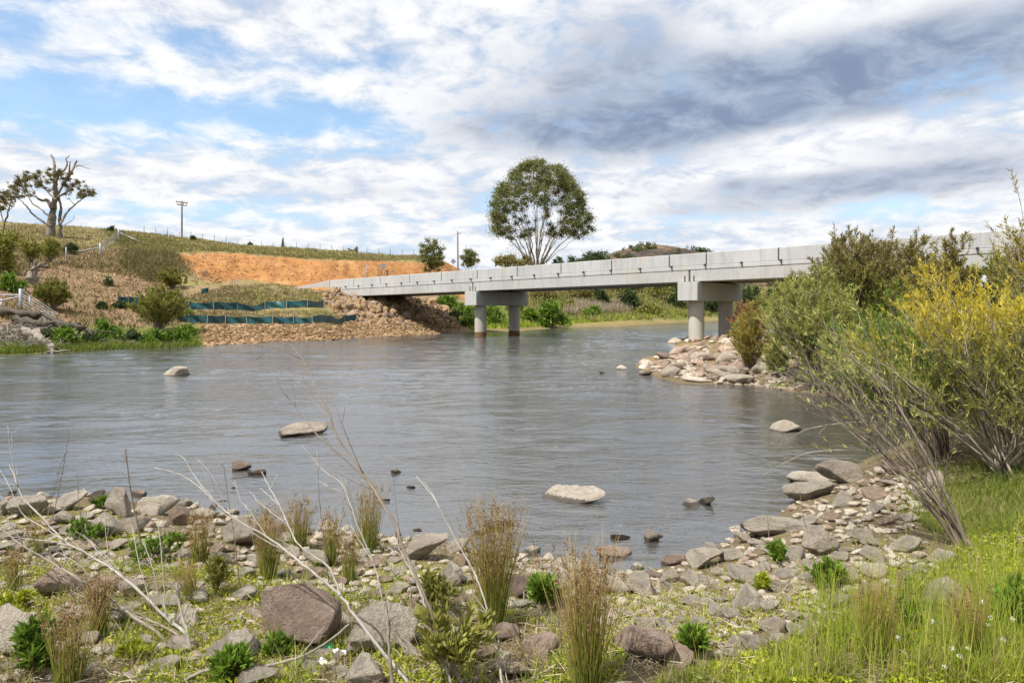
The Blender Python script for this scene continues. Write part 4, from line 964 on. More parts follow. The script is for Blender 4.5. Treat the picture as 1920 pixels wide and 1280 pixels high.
def sign(label, px, D, ytop, shape):
    b = onground(px, D); o = thing('road_sign', label, 'road sign', b); c = P3(px, ytop, D)
    mb = MB(); bar(mb, [b[0], b[1], b[2]-.3], [c[0], c[1], c[2]-.05], .04, 6); mb.build('post', M['galv'], o, True)
    pts = {'tri': [(-.42, 0), (.42, 0), (0, -.75)], 'dia': [(0, .1), (.42, -.32), (0, -.74), (-.42, -.32)]}[shape]
    n = len(pts); V = np.array([[c[0]+x, c[1]-.05, c[2]+z] for x, z in pts]+[[c[0]+x, c[1]-.08, c[2]+z] for x, z in pts])
    mb = MB(); mb.add(V, [[i, (i+1) % n, (i+1) % n+n, i+n] for i in range(n)], [[0, i+1, i] for i in range(1, n-1)]+[[n, n+i, n+i+1] for i in range(1, n-1)]); mb.build('plate', M['galv'], o)
sign('grey back of a triangular road sign before the orange cutting', 719, 80, 495, 'tri')
sign('grey back of a diamond road sign right of the small loose tree', 850, 100, 486, 'dia')
D = 78; b = onground(726, D); o = thing('bollard', 'short black post beside the triangular sign', 'post', b); mb = MB(); bar(mb, [b[0], b[1], b[2]-.2], P3(726, 505.5, D), .1, 8); mb.build('post', M['steel_dark'], o, True)
mb = MB(); c = P3(726, 507, D); bar(mb, c+np.array([0, 0, -.1]), c, .12, 8); mb.build('cap', M['steel_dark'], o, True)
b = onground(687, 75); o = thing('marker_post', 'slim pale marker post on the bridge approach', 'post', b); mb = MB(); bar(mb, [b[0], b[1], b[2]-.2], P3(687, 494, 75), .035, 6); mb.build('post', M['galv'], o, True)
# wire fence along the skyline
o = thing('wire_fence', 'thin wire stock fence with slim posts along the skyline', 'fence', onground(600, 146)); prev = []
tops = []
for i, px in enumerate(np.arange(270, 830, 22.0)):
    D = 138+6*math.sin(i*.8) if px > 330 else 132
    b = onground(px, D); mb = MB(); bar(mb, [b[0], b[1], b[2]-.3], [b[0], b[1], b[2]+1.35], .05, 5); mb.build('post', M['wood'], o, True); tops.append(b)
tops = np.array(tops); mb = MB()
for z in (.4, .8, 1.2):
    p = smooth_line(tops+np.array([0, 0, z]), 120); mb.add(*tubes(p, np.full(120, .012), 3)[:2])
mb.build('wire', M['galv'], o)
o = thing('wire_fence', 'short run of thin posts behind the bridge approach', 'fence', onground(740, 92)); tops = []
for px in (709, 742, 775, 800, 826):
    b = onground(px, 92+.1*(px-709)); mb = MB(); bar(mb, [b[0], b[1], b[2]-.3], [b[0], b[1], b[2]+2.6], .045, 5); mb.build('post', M['wood'], o, True); tops.append(b)
mb = MB(); tops = np.array(tops)
for z in (1.6, 2.3): mb.add(*tubes(smooth_line(tops+np.array([0, 0, z]), 20), np.full(20, .012), 3)[:2])
mb.build('wire', M['galv'], o)
# galvanised strainer fences on the left
def strainer(label, posts, rails, wires, base, D):
    o = thing('wire_fence', label, 'fence', onground(base, D))
    for (x, y0, y1, Dp, r) in posts:
        mb = MB(); a = P3(x, y1, Dp); bar(mb, a+np.array([0, 0, -.4]), P3(x, y0, Dp), r, 8); mb.build('post', M['galv'], o, True)
    for (x0, y0, D0, x1, y1, D1, r) in rails:
        mb = MB(); bar(mb, P3(x0, y0, D0), P3(x1, y1, D1), r, 6); mb.build('rail', M['galv'], o, True)
    mb = MB()
    for (x0, y0, D0, x1, y1, D1) in wires: bar(mb, P3(x0, y0, D0), P3(x1, y1, D1), .012, 3)
    mb.build('wire', M['galv'], o)
strainer('galvanised fence corner with wires slanting to the bank by the driftwood', [(39, 541, 592, 41, .11), (56, 556, 588, 44, .06), (3, 560, 600, 41, .06)], [(39, 553, 41, -25, 553, 41, .05), (37, 556, 41, -20, 568, 40.5, .05)],
         [(40, 543+i*6, 41, 108-i*2, 588+i*3.2, 37.5) for i in range(7)], 39, 41)
strainer('galvanised mesh fence climbing the left hill above the cleared ground', [(188.5, 456, 482, 76, .14), (223, 430, 446, 98, .14), (124, 463, 494, 70, .07), (268, 438, 452, 120, .06), (316, 440, 458, 118, .06), (282, 448, 455, 110, .05)], [(187, 464, 76, 142, 473, 78, .09), (226, 437, 98, 262, 453, 96, .1)],
         [(188, 457+i*3, 76, 223, 431+i*1.8, 98) for i in range(8)]+[(188+i*4.4, 457-i*3.2, 76+i*2.75, 188+i*4.4, 480-i*4.3, 76+i*2.75) for i in range(8)], 189, 76)
# silt fences
def silt(label, posts, pyb, hgt, seed=0):
    pb = hit(np.array(posts, float), np.interp(posts, *zip(*pyb))); o = thing('silt_fence', label, 'silt fence', pb.mean(0), 'teal silt fences on the left bank')
    r = np.random.default_rng(seed)
    for p in pb:
        mb = MB(); bar(mb, p+np.array([0, -.04, -.3]), p+np.array([.07*r.normal(), -.04+.05*r.normal(), hgt+.02+.1*r.random()]), .028, 4); mb.build('stake', M['stake'], o)
    for a, b2 in zip(pb[:-1], pb[1:]):
        n, k = 11, 6; t = np.linspace(0, 1, n)[:, None]; v = np.linspace(0, 1, k)[None]
        sag = (.06+.3*r.random()**2)*hgt*4*t*(1-t)
        base = a[None, None]*(1-t[..., None])+b2[None, None]*t[..., None]
        zb = ground(base[..., 0], base[..., 1])-.06
        hz = (hgt-sag)*v
        off = .09*np.sin(t*9+v*4+r.random()*6)*np.sin(PI*t)+.05*np.sin(t*23+v*7+r.random()*6)*np.sin(PI*t)
        V = np.stack([base[..., 0]+0*v, base[..., 1]+off, np.broadcast_to(zb, (n, k))+hz+.06*v], -1)
        V2 = V+np.array([0, .012, 0]); q = (np.arange(n-1)[:, None]*k+np.arange(k-1)[None]); Q = np.stack([q, q+k, q+k+1, q+1], -1).reshape(-1, 4)
        mk('fabric_panel', np.concatenate([V.reshape(-1, 3), V2.reshape(-1, 3)]), np.concatenate([Q, Q[:, ::-1]+n*k]), None, M['teal'], o, True)
silt('long lower teal silt fence nearest the river', [331, 356, 390, 423, 464, 511, 552, 586, 622, 646, 668], ([(331, 604), (390, 606), (470, 606.5), (590, 608), (640, 604), (668, 601)]), .54, 1)
silt('long upper teal silt fence below the grassy mound', [336, 358, 401, 446, 498, 538, 577, 606], [(336, 580), (446, 581), (540, 578), (606, 575)], .58, 2)
silt('short teal silt fence left of the tall olive bush', [220, 242, 266], [(220, 571), (266, 571)], .62, 3)
silt('narrow teal silt fence end above the tall olive bush', [336, 344], [(336, 563), (344, 562)], .62, 4)
silt('tiny teal silt fence end left of the grassy mound', [378, 391], [(378, 551), (391, 549)], .45, 5)
silt('teal silt fence seen under the bridge beyond the rubble', [822, 835, 849], [(822, 561), (849, 561)], .5, 6)

# ------------------------------------------------------------------ left bank plants
def gbush(label, px, pyb, w, h, lmat, ncl=26, nleaf=1800, ls=.22, group='bushes on the left bank', name='bush', dr=0., bm_='bark_stem'):
    p = hit1(px, pyb); s = p[1]/F
    return bush(name, label, p-np.array([0, 0, .05]), w*s, h*s, ncl, nleaf, ls, M[lmat], M[bm_], group, droop=dr)
def gshrub(label, px, pyb, w, h, lmat, nst=34, ntw=260, nleaf=2600, ls=.16, group='bushes on the left bank', bm_='bark_stem'):
    p = hit1(px, pyb); s = p[1]/F
    return shrub('bush', label, 'bush', p, h*s, w/h*.55, nst, ntw, nleaf, ls, ls*.28, M[lmat], M[bm_], bare=.15, group=group, r0=.02, twl=.32)
gshrub('rounded upright olive bush right of the galvanised fence corner', 100, 582, 52, 58, 'leaf_olive', 50, 420, 5200)
gshrub('tall twiggy olive bush before the silt fences', 298, 622, 92, 86, 'leaf_olive', 60, 560, 6200)
gshrub('small rounded olive bush below the orange cutting', 322, 541, 44, 34, 'leaf_olive', 40, 300, 3200, .2)
gshrub('grey green twiggy bush under the dead topped gum', 58, 497, 34, 52, 'leaf_olive', 30, 200, 1700, .25)
gshrub('olive bush right of the grey green twiggy bush', 94, 492, 34, 44, 'leaf_olive', 34, 240, 2200, .25)
gbush('large dark bush at the left edge of the hillside', 6, 512, 48, 72, 'leaf_olive', 34, 2600, .3)
gbush('bright low weeds bush at left edge below the dark bush', 14, 545, 60, 34, 'leaf_green', 26, 1800, .25)
gbush('small dark bush at the foot of the dead topped gum', 132, 476, 30, 20, 'leaf_dark', 16, 800, .25)
gbush('pale green bush on the slope left of the dead topped gum', 28, 462, 40, 26, 'leaf_olive', 20, 1000, .3)
gbush('little grey green weed in the cleared ground', 204, 536, 22, 22, 'leaf_dark', 12, 420, .2)
for i, (px, pyb, w, h, lm, lab) in enumerate(((122, 648, 46, 36, 'leaf_green', 'bright bush right of the driftwood roots'), (168, 646, 50, 22, 'leaf_dark', 'dark low bush at the waterline'), (205, 638, 64, 36, 'leaf_green', 'bright rounded bush at the waterline left of the olive bush'), (250, 644, 50, 28, 'leaf_dark', 'dark low bush under the olive bush'), (288, 646, 50, 26, 'leaf_green', 'bright low bush before the olive bush'), (330, 644, 56, 30, 'leaf_green', 'bright grassy bush at the left end of the rubble'), (352, 632, 36, 22, 'leaf_green', 'bright small bush under the lower silt fence end'), (345, 590, 22, 10, 'leaf_green', 'small bright weed between the silt fences'), (228, 578, 34, 12, 'leaf_dark', 'low dark weed under the short silt fence'), (192, 580, 18, 10, 'leaf_dark', 'tiny dark weed left of the short silt fence'), (90, 640, 34, 22, 'leaf_dark', 'dark weed under the driftwood logs'))):
    gbush(lab, px, pyb, w, h, lm, 24, 1700, .2)
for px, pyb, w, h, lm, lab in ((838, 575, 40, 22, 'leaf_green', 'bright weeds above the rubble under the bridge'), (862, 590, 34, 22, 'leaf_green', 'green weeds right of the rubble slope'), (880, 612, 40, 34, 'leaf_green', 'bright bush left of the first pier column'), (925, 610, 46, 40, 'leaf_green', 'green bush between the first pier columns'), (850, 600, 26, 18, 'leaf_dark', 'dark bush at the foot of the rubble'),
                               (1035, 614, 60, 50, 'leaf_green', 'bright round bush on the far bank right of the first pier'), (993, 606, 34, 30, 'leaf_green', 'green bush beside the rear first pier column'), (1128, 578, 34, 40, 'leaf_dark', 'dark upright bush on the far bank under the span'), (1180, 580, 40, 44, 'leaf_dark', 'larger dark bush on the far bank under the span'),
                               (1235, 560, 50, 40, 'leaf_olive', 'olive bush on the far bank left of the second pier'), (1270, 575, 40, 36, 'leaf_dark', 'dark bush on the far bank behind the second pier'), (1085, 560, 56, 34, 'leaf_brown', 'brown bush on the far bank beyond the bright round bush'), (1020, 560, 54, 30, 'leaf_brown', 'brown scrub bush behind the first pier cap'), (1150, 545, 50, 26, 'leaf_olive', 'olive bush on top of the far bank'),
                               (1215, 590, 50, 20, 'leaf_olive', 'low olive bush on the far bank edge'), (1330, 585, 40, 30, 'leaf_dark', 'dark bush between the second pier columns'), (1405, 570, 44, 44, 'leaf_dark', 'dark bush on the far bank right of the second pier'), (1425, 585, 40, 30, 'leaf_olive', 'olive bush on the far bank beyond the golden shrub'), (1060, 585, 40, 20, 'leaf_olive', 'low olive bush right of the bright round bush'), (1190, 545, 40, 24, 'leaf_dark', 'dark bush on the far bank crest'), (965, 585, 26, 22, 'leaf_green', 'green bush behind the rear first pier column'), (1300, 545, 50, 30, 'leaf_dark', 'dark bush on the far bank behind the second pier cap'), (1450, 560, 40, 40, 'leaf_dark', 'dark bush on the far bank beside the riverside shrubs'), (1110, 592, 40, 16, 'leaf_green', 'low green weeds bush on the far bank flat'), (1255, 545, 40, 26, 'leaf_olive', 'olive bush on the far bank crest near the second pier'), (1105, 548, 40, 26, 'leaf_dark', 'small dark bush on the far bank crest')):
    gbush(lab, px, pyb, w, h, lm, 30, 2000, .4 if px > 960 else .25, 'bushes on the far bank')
for px, pyb, w, h, lab in ((470, 456, 8, 5, 'tiny bush on the skyline right of the power pole'), (362, 446, 10, 7, 'small bush beside the power pole foot'), (208, 430, 14, 9, 'small bush on the skyline above the mesh fence')):
    gbush(lab, px, pyb+4, w, h, 'leaf_dark', 10, 260, .4, 'bushes on the skyline')
# hillside grass
hill1 = [(0, 408), (120, 414), (330, 440), (330, 530), (250, 520), (120, 500), (0, 520)]
hill2 = [(180, 425), (340, 437), (480, 455), (800, 480), (860, 486), (700, 490), (560, 484), (420, 472), (320, 474), (240, 470)]
pos = np.concatenate([tufts(hill1, 4200, 5, .004), tufts([(0, 500), (330, 500), (380, 610), (200, 620), (0, 600)], 1500, 4, .004)])
grass_stuff('grass', pos, .15, .5, .05, M['grass_hill'], 'dry grass on the left hillside', lean=.4, m=3)
grass_stuff('grass', tufts(hill2, 5200, 5, .003), .15, .5, .06, M['grass_hillg'], 'greener grass along the crest above the orange cutting', lean=.4, m=3)
pos = np.concatenate([tufts([(390, 545), (430, 535), (520, 532), (600, 545), (640, 560), (606, 575), (480, 580), (340, 575), (340, 560)], 2600, 5, .003), tufts([(340, 582), (600, 582), (668, 600), (340, 603)], 700, 5, .003)])
grass_stuff('grass', pos, .08, .28, .035, M['grass_hill'], 'dry grass on the mound and terraces by the silt fences', lean=.5, m=3)
grass_stuff('grass', tufts([(230, 470), (330, 478), (350, 510), (290, 530), (230, 500)], 900, 9, .005), .4, .95, .05, M['grass_hill'], 'rank tussocks left of the orange cutting', lean=.5, m=4)
grass_stuff('grass', np.concatenate([tufts([(100, 645), (380, 640), (370, 650), (200, 657), (0, 664), (0, 650)], 1800, 5, .003)]), .15, .5, .03, M['grass_mid'], 'green grass along the left waterline', lean=.4, m=3)
grass_stuff('grass', tufts([(380, 610), (700, 608), (860, 616), (700, 628), (380, 645)], 260, 6, .004), .15, .4, .03, M['grass_hill'], 'sparse grass in the rubble bank', lean=.4, m=3)
grass_stuff('grass', tufts([(960, 612), (1050, 606), (1290, 596), (1440, 592), (1440, 525), (1000, 525), (960, 560)], 5200, 5, .004), .25, .9, .11, M['grass_hillg'], 'rank grass over the far bank', lean=.35, m=3)
grass_stuff('grass', tufts([(880, 618), (1000, 612), (1300, 590), (1440, 588), (1440, 580), (1290, 582), (1100, 596), (960, 600)], 1900, 6, .004), .2, .6, .1, M['grass_green'], 'green grass along the foot of the far bank', lean=.35, m=3)
grass_stuff('reeds', tufts([(1060, 592), (1180, 585), (1190, 572), (1060, 578)], 900, 5, .004), .8, 1.6, .07, M['reed'], 'pale reeds on the far bank under the span', 'reeds', lean=.15, m=3)

# driftwood on the left bank
def log(name, label, cat, pts, r0, r1, mat, roots=0, parent_label=None, kn=16, ro=1.0):
    p = smooth_line(np.array(pts), kn); o = thing(name, label, cat, p[0]); mb = MB()
    rad = np.linspace(r0, r1, kn)*(1+.2*rng.normal(size=kn)); V_, Q_, T_ = tubes(p+rng.normal(size=p.shape)*r0*.2*ro, rad, 12); mb.add(V_+rng.normal(size=V_.shape)*r0*.13, Q_, T_)
    mb.build('trunk', mat, o, True)
    for q in range(roots):
        d = nrm(p[-1]-p[-3]); e = p[-1]+(d*.7+rnd3(1)[0]*.8+np.array([0, 0, -.25]))*(.5+.8*rng.random())
        pp = bez(p[-2], p[-1]+d*.3, e, 6)+rng.normal(size=(6, 3))*.04; mk('root', *tubes(pp, np.linspace(r1*.55, .03, 6), 5)[:2], None, mat, o, True)
    return o
log('driftwood_log', 'thick dark driftwood trunk lying along the top of the left pile', 'driftwood', [P3(-30, 588, 38.5), P3(20, 583, 38), P3(50, 590, 37.7), P3(75, 588, 37.5), P3(110, 604, 37), P3(150, 612, 36.8)], .30, .13, M['bark_dark'], 5)
log('driftwood_log', 'second dark driftwood trunk under the top one', 'driftwood', [P3(30, 596, 37), P3(70, 608, 36.6), P3(110, 606, 36.5), P3(160, 618, 36.4)], .2, .14, M['bark_dark'], 6)
log('driftwood_log', 'pale splintered driftwood root reaching down to the water', 'driftwood', [P3(10, 628, 35), P3(50, 624, 34.6), P3(75, 632, 34), P3(90, 648, 33.2), P3(96, 658, 32.6)], .24, .16, M['bark_grey'], 6)
log('driftwood_log', 'grey driftwood trunk at the left edge above the water', 'driftwood', [P3(-40, 630, 35), P3(0, 622, 35), P3(40, 630, 34.6)], .3, .14, M['bark_grey'], 4)
log('tree_stump', 'upturned grey root stump left of the rounded olive bush', 'stump', [hit1(60, 534), hit1(60, 534)+np.array([0, 0, .5]), hit1(60, 534)+np.array([.1, 0, 1.0])], .4, .34, M['bark_grey'], 20, None, 8, .25)
n = 420; c = hit(rng.uniform(-20, 130, n), rng.uniform(612, 658, n)); d = rnd3(n)*np.array([1, .6, .35]); t = np.linspace(-1, 1, 4); L = .3+.9*rng.random(n)
P = c[:, None]+d[:, None]*(t[None, :, None]*L[:, None, None]*.7)+rnd3(n)[:, None]*((t**2)[None, :, None])*.2+np.array([0, 0, .35])*rng.random((n, 1, 1))
tag(mk('brushwood', *tubes(P, np.full((n, 4), .022), 3)[:2], None, M['bark_grey']), 'tangled flood brushwood under the driftwood logs', 'brushwood', kind='stuff')
n = 130; c = hit(rng.uniform(150, 330, n), rng.uniform(638, 652, n)); d = rnd3(n)*np.array([1, .6, .3]); L = .3+.8*rng.random(n)
P = c[:, None]+d[:, None]*(t[None, :, None]*L[:, None, None]*.7)+np.array([0, 0, .25])*rng.random((n, 1, 1))
tag(mk('brushwood', *tubes(P, np.full((n, 4), .016), 3)[:2], None, M['bark_grey']), 'grey twigs strewn along the left waterline', 'brushwood', kind='stuff')

# ------------------------------------------------------------------ far hill
Dh = 900.0; hw, hd = 225, 200; gx = np.linspace(-1, 1, 120); gy = np.linspace(-1, 1, 60); gxx, gyy = np.meshgrid(gx, gy, indexing='ij')
prof = np.interp(CX+F*((gxx*hw+(1210-CX)/F*Dh)/Dh), [900, 980, 1050, 1085, 1110, 1150, 1195, 1225, 1262, 1300, 1340, 1400, 1470, 1530], [0, .3, .62, .72, .78, .88, .99, 1.0, .965, .90, .8, .6, .25, 0])
hz = (H+(HY-460)/F*Dh-9)*prof*np.cos(np.clip(gyy, -1, 1)*PI/2)**.8+9+fbm(gxx*9, gyy*9, 91)*7*prof-1
HV = np.stack([gxx*hw+(1210-CX)/F*Dh, gyy*hd+Dh, hz], -1); q = np.arange(119)[:, None]*60+np.arange(59)[None]
def hill_mat():
    m, nt = newmat('far hill'); g = N(nt, 'ShaderNodeNewGeometry'); n1 = noise_n(nt, g.outputs['Position'], .018, 6, .7); n2 = noise_n(nt, g.outputs['Position'], .15, 5, .7)
    f = mth(nt, 'ADD', n1, mth(nt, 'MULTIPLY', mth(nt, 'SUBTRACT', n2, .5), .5))
    out(nt, prin(nt, ramp(nt, f, [(.38, (.045, .04, .04)), (.48, (.09, .068, .05)), (.58, (.17, .115, .065)), (.75, (.2, .15, .08))]), .95, spec=.05)); return m
tag(mk('hill', HV, np.stack([q, q+60, q+61, q+1], -1).reshape(-1, 4), None, hill_mat(), smooth=True), 'distant brown hill with dark tree patches beyond the bridge', 'hill', kind='structure')
from mathutils.bvhtree import BVHTree
def hz_at(x, y):
    i = np.clip((x-(1210-CX)/F*Dh)/hw*59.5+59.5, 0, 118.9); j = np.clip((y-Dh)/hd*29.5+29.5, 0, 58.9); return hz[i.astype(int), j.astype(int)]
n = 900; x = rng.uniform(-.75, .6, n)*hw+(1210-CX)/F*Dh; y = Dh-rng.uniform(.05, .95, n)*hd
keep = (vnoise(x*.03, y*.03, 5) > .55) | (x < (1130-CX)/F*Dh); x, y = x[keep], y[keep]; n = len(x); z = hz_at(x, y)
LP = np.repeat(np.stack([x, y, z+2.5], -1), 26, 0)+rnd3(n*26)*np.array([3, 3, 3.2])*rng.random((n*26, 1))**.4
tag(mk('woodland', *leaves(LP, rnd3(len(LP)), 2.2, 1.4), None, M['leaf_dark']), 'dark scattered woodland on the far hill', 'woodland', kind='stuff')
for i, (px, lab) in enumerate(((1102, 'first small tree on the left shoulder of the far hill'), (1114, 'wider small tree on the left shoulder of the far hill'), (1127, 'third small tree on the left shoulder of the far hill'), (1075, 'low tree at the foot of the far hill'))):
    D = 620.; b = np.array([(px-CX)/F*D, D, 9.0]); zt = H-(472-HY)/F*D if i < 3 else H-(482-HY)/F*D
    cl = np.array([[b[0]+rng.normal()*2.6, b[1]+rng.normal()*2.5, zt-rng.random()*6] for _ in range(14)])
    tree('small_tree', lab, b, cl, np.full(14, 2.4), 4, .4, 700, 1.6, M['leaf_dark'], M['bark_dark'], fork=.5, group='trees below the far hill')

# ------------------------------------------------------------------ riverside shrubs on the right
def rshrub(label, base, h, w, *a, **k): return shrub('riverside_shrub', label, 'shrub', base, h, w, *a, **k)
RG = 'riverside shrubs on the right bank'
def sb(px, D): return onground(px, D)
rshrub('pale willowy shrub with arching grey stems beside the spit', sb(1530, 17.5), 3.1, .36, 60, 900, 13000, .11, .022, M['leaf_yg'], M['twig_grey'], lean=(-.05, 0), bare=.3, group=RG, r0=.022, twl=.3)
rshrub('tall olive shrub with a ragged top hiding the bridge deck', sb(1600, 19.5), 3.6, .44, 80, 1300, 17000, .12, .026, M['leaf_olive'], M['twig_grey'], bare=.3, group=RG, r0=.026, top=(M['leaf_brown'], .35), twl=.26)
rshrub('tall brown topped shrub right of the olive one against the bridge', sb(1690, 20.5), 3.75, .3, 66, 1100, 14000, .12, .026, M['leaf_olive'], M['twig_grey'], bare=.3, group=RG, r0=.026, top=(M['leaf_brown'], .5), twl=.26)
rshrub('dark rounded shrub standing apart before the bridge parapet', sb(1785, 22), 3.7, .17, 34, 420, 6000, .13, .03, M['leaf_brown'], M['twig_grey'], bare=.45, group=RG, r0=.026, twl=.24)
rshrub('bushy yellow green shrub low on the spit end', sb(1620, 15.5), 2.1, .62, 40, 560, 9000, .1, .022, M['leaf_yg'], M['twig_grey'], bare=.15, group=RG, r0=.018)
rshrub('leafy green shrub beneath the tall olive shrub', sb(1700, 14.5), 2.5, .6, 40, 560, 9000, .1, .026, M['leaf_olive'], M['twig_grey'], bare=.15, group=RG, r0=.018, top=(M['leaf_yg'], .4))
rshrub('dense yellow shrub behind the front shrub at the right edge', sb(1850, 11), 1.75, .95, 60, 900, 15000, .085, .018, M['leaf_yg'], M['twig_grey'], bare=.15, group=RG, r0=.018, top=(M['leaf_yellow'], .36))
rshrub('olive shrub filling the gap left of the yellow shrubs', sb(1760, 13), 1.95, .7, 44, 620, 10000, .09, .02, M['leaf_olive'], M['twig_grey'], bare=.12, group=RG, r0=.018)
rshrub('front yellow shrub with many grey twigs at the right edge', sb(1890, 6.6), 1.95, .68, 80, 1300, 19000, .05, .009, M['leaf_yg'], M['twig_grey'], lean=(-.12, 0), bare=.25, group=RG, r0=.014, top=(M['leaf_yellow'], .34), twl=.3)
rshrub('tall wispy shrub touching the right edge of the photograph', sb(1950, 7.2), 2.55, .1, 12, 180, 3000, .055, .011, M['leaf_yg'], M['twig_grey'], lean=(-.05, 0), bare=.3, group=RG, r0=.016, top=(M['leaf_gold'], .4))
rshrub('bare leaning shrub with long grey stems over the right shore', sb(1818, 4.75), 1.6, .34, 10, 150, 700, .05, .011, M['leaf_yg'], M['bark_stem'], lean=(-.56, .3), bare=.25, group=RG, r0=.013, twl=.5, upl=1.2, curl=.3)
rshrub('bare dark shrub whose stems lean out over the brown water', sb(1770, 7.4), 1.7, .5, 22, 360, 2600, .05, .012, M['leaf_green'], M['bark_stem'], lean=(-.5, 0), bare=.3, group=RG, r0=.014, twl=.4, upl=1.5, curl=.15)
rshrub('low leafy green shrub in the shade right of the leaning stems', sb(1850, 7.8), 1.3, .9, 40, 420, 5000, .06, .016, M['leaf_green'], M['bark_stem'], bare=.1, group=RG, r0=.01)
rshrub('upright golden shrub at the right end of the spit', sb(1405, 20.5), 1.9, .27, 44, 420, 4200, .1, .02, M['leaf_gold'], M['bark_stem'], bare=.12, group=RG, r0=.012)
rshrub('low yellow green shrub beside the golden shrub', sb(1455, 19.2), .95, .4, 34, 240, 2600, .09, .02, M['leaf_yg'], M['bark_stem'], bare=.1, group=RG, r0=.008)
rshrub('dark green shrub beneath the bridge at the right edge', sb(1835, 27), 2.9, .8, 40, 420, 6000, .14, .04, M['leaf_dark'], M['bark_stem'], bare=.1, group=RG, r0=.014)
rshrub('taller dark shrub beneath the bridge cut by the right edge', sb(1930, 25), 3.1, .8, 40, 420, 6000, .14, .04, M['leaf_olive'], M['bark_stem'], bare=.1, group=RG, r0=.014)
rshrub('russet shrub by the second pier', sb(1402, 32), 1.9, .42, 34, 300, 2800, .14, .04, M['leaf_red'], M['bark_stem'], bare=.1, group=RG, r0=.014)
rshrub('light green shrub in front of the second pier', sb(1398, 28), 1.2, .4, 34, 300, 2800, .13, .035, M['leaf_yg'], M['bark_stem'], bare=.1, group=RG, r0=.014)
rshrub('grey twiggy shrub between the spit and the tall shrubs', sb(1490, 23), 2.4, .32, 44, 560, 4500, .12, .022, M['leaf_olive'], M['twig_grey'], bare=.2, group=RG, r0=.02)
# litter of twigs under the right shrubs
n = 420; q = inpoly_pts([(1440, 722), (1560, 735), (1700, 760), (1800, 760), (1800, 700), (1560, 690), (1440, 700)], n); c = hit(q[:, 0], q[:, 1]); d = rnd3(n)*np.array([1, .7, .25]); L = .2+.8*rng.random(n)
P = c[:, None]+d[:, None]*(t[None, :, None]*L[:, None, None]*.6)+np.array([0, 0, .18])*rng.random((n, 1, 1))
tag(mk('brushwood', *tubes(P, np.full((n, 4), .011), 3)[:2], None, M['twig_grey']), 'fallen twigs along the waterline under the right shrubs', 'brushwood', kind='stuff')

# ------------------------------------------------------------------ foreground: rushes, weeds, dead stems, grass
def rush_clump(label, px, pyb, wpx, hpx, n, lean=.12, drift=(0, 0), heads=.35, name='rush_clump', mat='rush'):
    b = hit1(px, pyb); s = b[1]/F; h = hpx*s*.97; r = wpx*s*.19; n = int(n*.8); o = thing(name, label, 'rushes', b, 'rush clumps of the near bank')
    a = rng.random(n)*2*PI; rad = np.sqrt(rng.random(n))*r
    base = b+np.stack([np.cos(a)*rad, np.sin(a)*rad, np.full(n, -.02)], -1); d = np.stack([np.cos(a)*rad/r*lean+rng.normal(size=n)*lean*.6+drift[0], np.sin(a)*rad/r*lean+rng.normal(size=n)*lean*.6+drift[1], np.ones(n)], -1); d = nrm(d)
    hh = h*(.4+.6*rng.random(n)**.6); m = 6; tt = np.linspace(0, 1, m); bd = rng.normal(size=(n, 3))*np.array([1, 1, .2])*lean*.7
    P = base[:, None]+hh[:, None, None]*(d[:, None]*tt[None, :, None]+bd[:, None]*(tt**2)[None, :, None])
    V, Q, _ = tubes(P, (.0021*(.7+.6*rng.random(n)))[:, None]*(1-.75*tt)[None], 3)
    st = mk('stems', V, Q, None, M[mat], o)
    al = st.data.attributes.new('along', 'FLOAT', 'POINT'); al.data.foreach_set('value', np.broadcast_to(tt[None, :, None], (n, m, 3)).astype(np.float32).ravel())
    k = np.nonzero(rng.random(n) < heads)[0]
    if 0 < len(k) <= 99:
        for q in k:
            c = (P[q, -2]*.6+P[q, -1]*.4)+rng.normal(size=(14, 3))*np.array([.005, .005, .013])
            mk('seed_head', *leaves(c, rnd3(14)+np.array([0, 0, .7]), .014, .006), None, M['seed'], o)
    elif len(k):
        nh = 14; c = np.repeat(P[k, -2]*.6+P[k, -1]*.4, nh, 0)+rng.normal(size=(len(k)*nh, 3))*np.array([.006, .006, .02])*1.3
        mk('seed_heads', *leaves(c, rnd3(len(c))+np.array([0, 0, .7]), .014, .006), None, M['seed'], o)
    return o
for a in (('rush clump on the left shore behind the green weed', 375, 1058, 58, 118, 150), ('left one of the twin rush clumps before the water', 503, 1085, 62, 165, 190), ('right one of the twin rush clumps before the water', 560, 1030, 70, 120, 170), ('pale sparse rush clump between the twin clumps and the middle rushes', 622, 1060, 50, 130, 110), ('dense middle rush clump with long stems over the water', 690, 1035, 86, 150, 220), ('short brown rush clump in front of the middle rushes', 655, 1088, 56, 100, 110),
          ('tallest rush clump in the centre foreground', 925, 1182, 92, 280, 330), ('front brown rush clump cut by the bottom edge', 1098, 1285, 130, 300, 340), ('small grey rush clump at the left edge', 28, 1108, 40, 95, 90), ('brown rush clump in front of the left dead branches', 185, 1190, 66, 130, 170), ('sparse tall rush clump at bottom left', 130, 1285, 110, 190, 130), ('thin rushes on the far left shore', 70, 1040, 54, 90, 90)):
    rush_clump(a[0], *a[1:6])
rush_clump('dark green rush clump leaning left above the large brown boulder', 368, 1130, 40, 100, 120, .16, (-.35, 0), .05)
rush_clump('red brown grass clump rising from the tall green grass', 1640, 1235, 110, 190, 190, .12, (.05, 0), .1)
rush_clump('yellow brown grass clump right of the red brown clump', 1815, 1240, 90, 180, 150, .12, (0, 0), .1)
